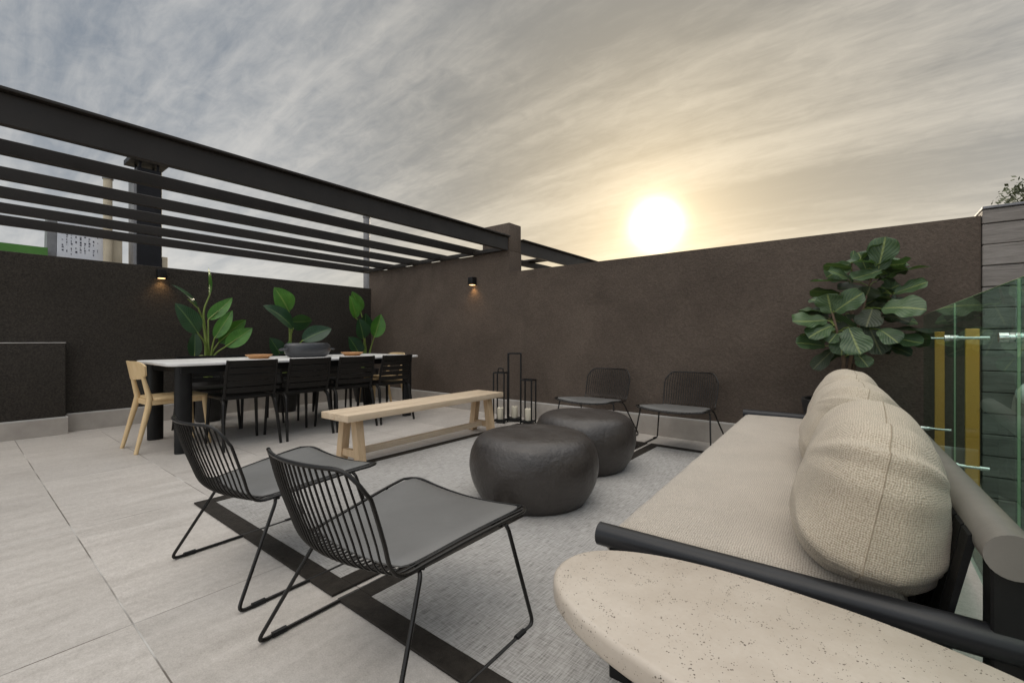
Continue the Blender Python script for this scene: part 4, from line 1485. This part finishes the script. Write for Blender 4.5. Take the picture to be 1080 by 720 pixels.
# ------------------------------------------------------------------ neighbouring roofs beyond the left wall
ch = empty('chimney', (-9.2, 1.98, -3.2), 0, 'square black chimney flue with flat cap beyond the left wall', 'chimney')
CS = sub(ch)
MB(CS).box(-9.35, -9.0, 1.84, 2.16, -3.2, 3.68, 0.006, 1).build('flue', M['chim'], ch, smooth=False)
MB(CS).box(-9.45, -8.92, 1.76, 2.25, 3.78, 3.86, 0.006, 1).build('cap', M['chim'], ch, smooth=False)
m_ = MB(CS)
for x in (-9.32, -9.06):
    for y in (1.87, 2.1):
        m_.box(x, x + 0.03, y, y + 0.03, 3.68, 3.78)
m_.build('cap_stays', M['chim'], ch, smooth=False)
MB(CS).box(-9.34, -9.01, 1.80, 1.838, -3.2, 3.6, 0.003, 1).build('lit_side_strip', M['grey'], ch, smooth=False)  # added pale slab, paints the light falling on the flue's left face
MB(CS).box(-9.34, -9.02, 2.163, 2.24, -3.2, 2.3, 0.003, 1).build('masonry_stack', M['render'], ch, smooth=False)
vp = empty('vent_pipe', (-9.1, 1.51, -3.2), 0, 'slim pale vent pipe beside the black chimney', 'pipe', 'pipes beyond the wall')
MB().tube([(0, 0, 0), (0, 0, 6.62)], 0.055, 16).build('pipe', M['render'], vp)
MB().tube([(0, 0, 6.60), (0, 0, 6.66)], 0.068, 16).build('collar', M['grey'], vp)
v2 = empty('vent_pipe', (-9.1, 6.05, -3.2), 0, 'grey post far behind the pergola next to the tall wall', 'pipe', 'pipes beyond the wall')
MB().tube([(0, 0, 0), (0, 0, 7.0)], 0.075, 16).build('pipe', M['grey'], v2)
MB().tube([(0, 0, 6.98), (0, 0, 7.05)], 0.09, 16).build('collar', M['grey'], v2)

nb = empty('roof_shed', (-9.3, 0.2, -3.2), 0, 'neighbouring shed roof with a bright green fascia at the left edge', 'shed')
NS = sub(nb)
MB(NS).box(-11.5, -9.1, -4.0, 0.82, -3.2, 2.05).build('wall', M['render'], nb, smooth=False)
MB(NS).hexa([(-11.7, -4.2, 2.05), (-9.0, -4.2, 2.05), (-9.0, 0.86, 2.05), (-11.7, 0.86, 2.05),
             (-11.7, -4.2, 2.27), (-9.0, -4.2, 2.27), (-9.0, 0.86, 2.235), (-11.7, 0.86, 2.235)]).build('fascia', M['greenroof'], nb, smooth=False)
sg = empty('notice_board', (-9.2, 1.15, -3.2), 0, 'leaning white panel with rows of dark scribbles beyond the left wall', 'panel')
TS2 = Matrix.Rotation(R(0), 4, 'Z')
MB().hexa([(-0.3, -0.27, 0), (0, -0.27, 0), (0, 0.33, 0), (-0.3, 0.33, 0), (-0.3, -0.17, 5.95), (0, -0.17, 5.95), (0, 0.33, 5.86), (-0.3, 0.33, 5.86)]).build('panel', M['white'], sg, smooth=False)
MB().hexa([(-0.3, -0.40, 0), (-0.02, -0.40, 0), (-0.02, -0.272, 0), (-0.3, -0.272, 0), (-0.3, -0.27, 5.94), (-0.02, -0.27, 5.94), (-0.02, -0.174, 5.95), (-0.3, -0.174, 5.95)]).build('side_edge', M['grey'], sg, smooth=False)
ink = MB()
rr_ = random.Random(4)
for row in range(9):
    y = -0.13 + row * 0.048
    z = 5.80
    while z > 5.42:
        h = rr_.uniform(0.006, 0.03)
        if rr_.random() < 0.75:
            ink.box(0.001, 0.004, y, y + rr_.uniform(0.006, 0.02), z - h, z)
        z -= h + rr_.uniform(0.008, 0.03)
ink.build('scribbles', M['ink'], sg, smooth=False)
cl_ = empty('wall_pier', (-9.2, 1.62, -3.2), 0, 'pale yellow rendered pier between the white panel and the chimney', 'pier')
MB().box(-0.2, 0.05, -0.085, 0.07, 0, 5.7, 0.004, 1).build('pier', M['render'], cl_, smooth=False)

# ------------------------------------------------------------------ tree beyond the board wall
tre = empty('garden_tree', (3.25, 14.5, -3.2), 0, 'olive green tree top rising behind the concrete wall at the right edge', 'tree')
mb = MB()
limbs = [[(0, 0, 0), (0.05, 0, 3.0), (0.0, 0.05, 5.6), (-0.1, 0, 7.2)]]
rt = random.Random(11)
for k in range(9):
    a = rt.uniform(0, 2 * PI)
    z0 = rt.uniform(4.6, 6.4)
    limbs.append([(0.02, 0, z0), (math.cos(a) * 0.35, math.sin(a) * 0.35, z0 + 0.55), (math.cos(a) * 0.6, math.sin(a) * 0.6, z0 + 1.1)])
for l in limbs:
    q = fillet(l, 0.3, 4)
    big = l is limbs[0]
    mb.tube(q, [(0.12 if big else 0.04) * (1 - 0.85 * i / (len(q) - 1)) for i in range(len(q))], 8)
mb.build('trunk', M['bark'], tre)
cr = MB()
cents = []
for k in range(95):
    a = rt.uniform(0, 2 * PI)
    z = rt.uniform(5.5, 7.75)
    rad = (0.95 * math.sin(PI * min(1, max(0.06, (8.0 - z) / 3.2)) ** 0.8)) * rt.uniform(0.35, 1.0)
    cents.append(Vector((math.cos(a) * rad, math.sin(a) * rad, z)))
for c in cents:
    for j in range(60):
        p = c + Vector((rt.gauss(0, 0.11), rt.gauss(0, 0.11), rt.gauss(0, 0.10)))
        d = Vector((rt.gauss(0, 1), rt.gauss(0, 1), rt.gauss(0.3, 0.8))).normalized()
        s = d.orthogonal().normalized()
        L_ = rt.uniform(0.07, 0.13)
        wq = L_ * 0.27
        cr.add([p, p + d * L_ * 0.5 + s * wq, p + d * L_, p + d * L_ * 0.5 - s * wq], [[0, 1, 2, 3]])
cr.build('crown', M['treeleaf'], tre, smooth=False)
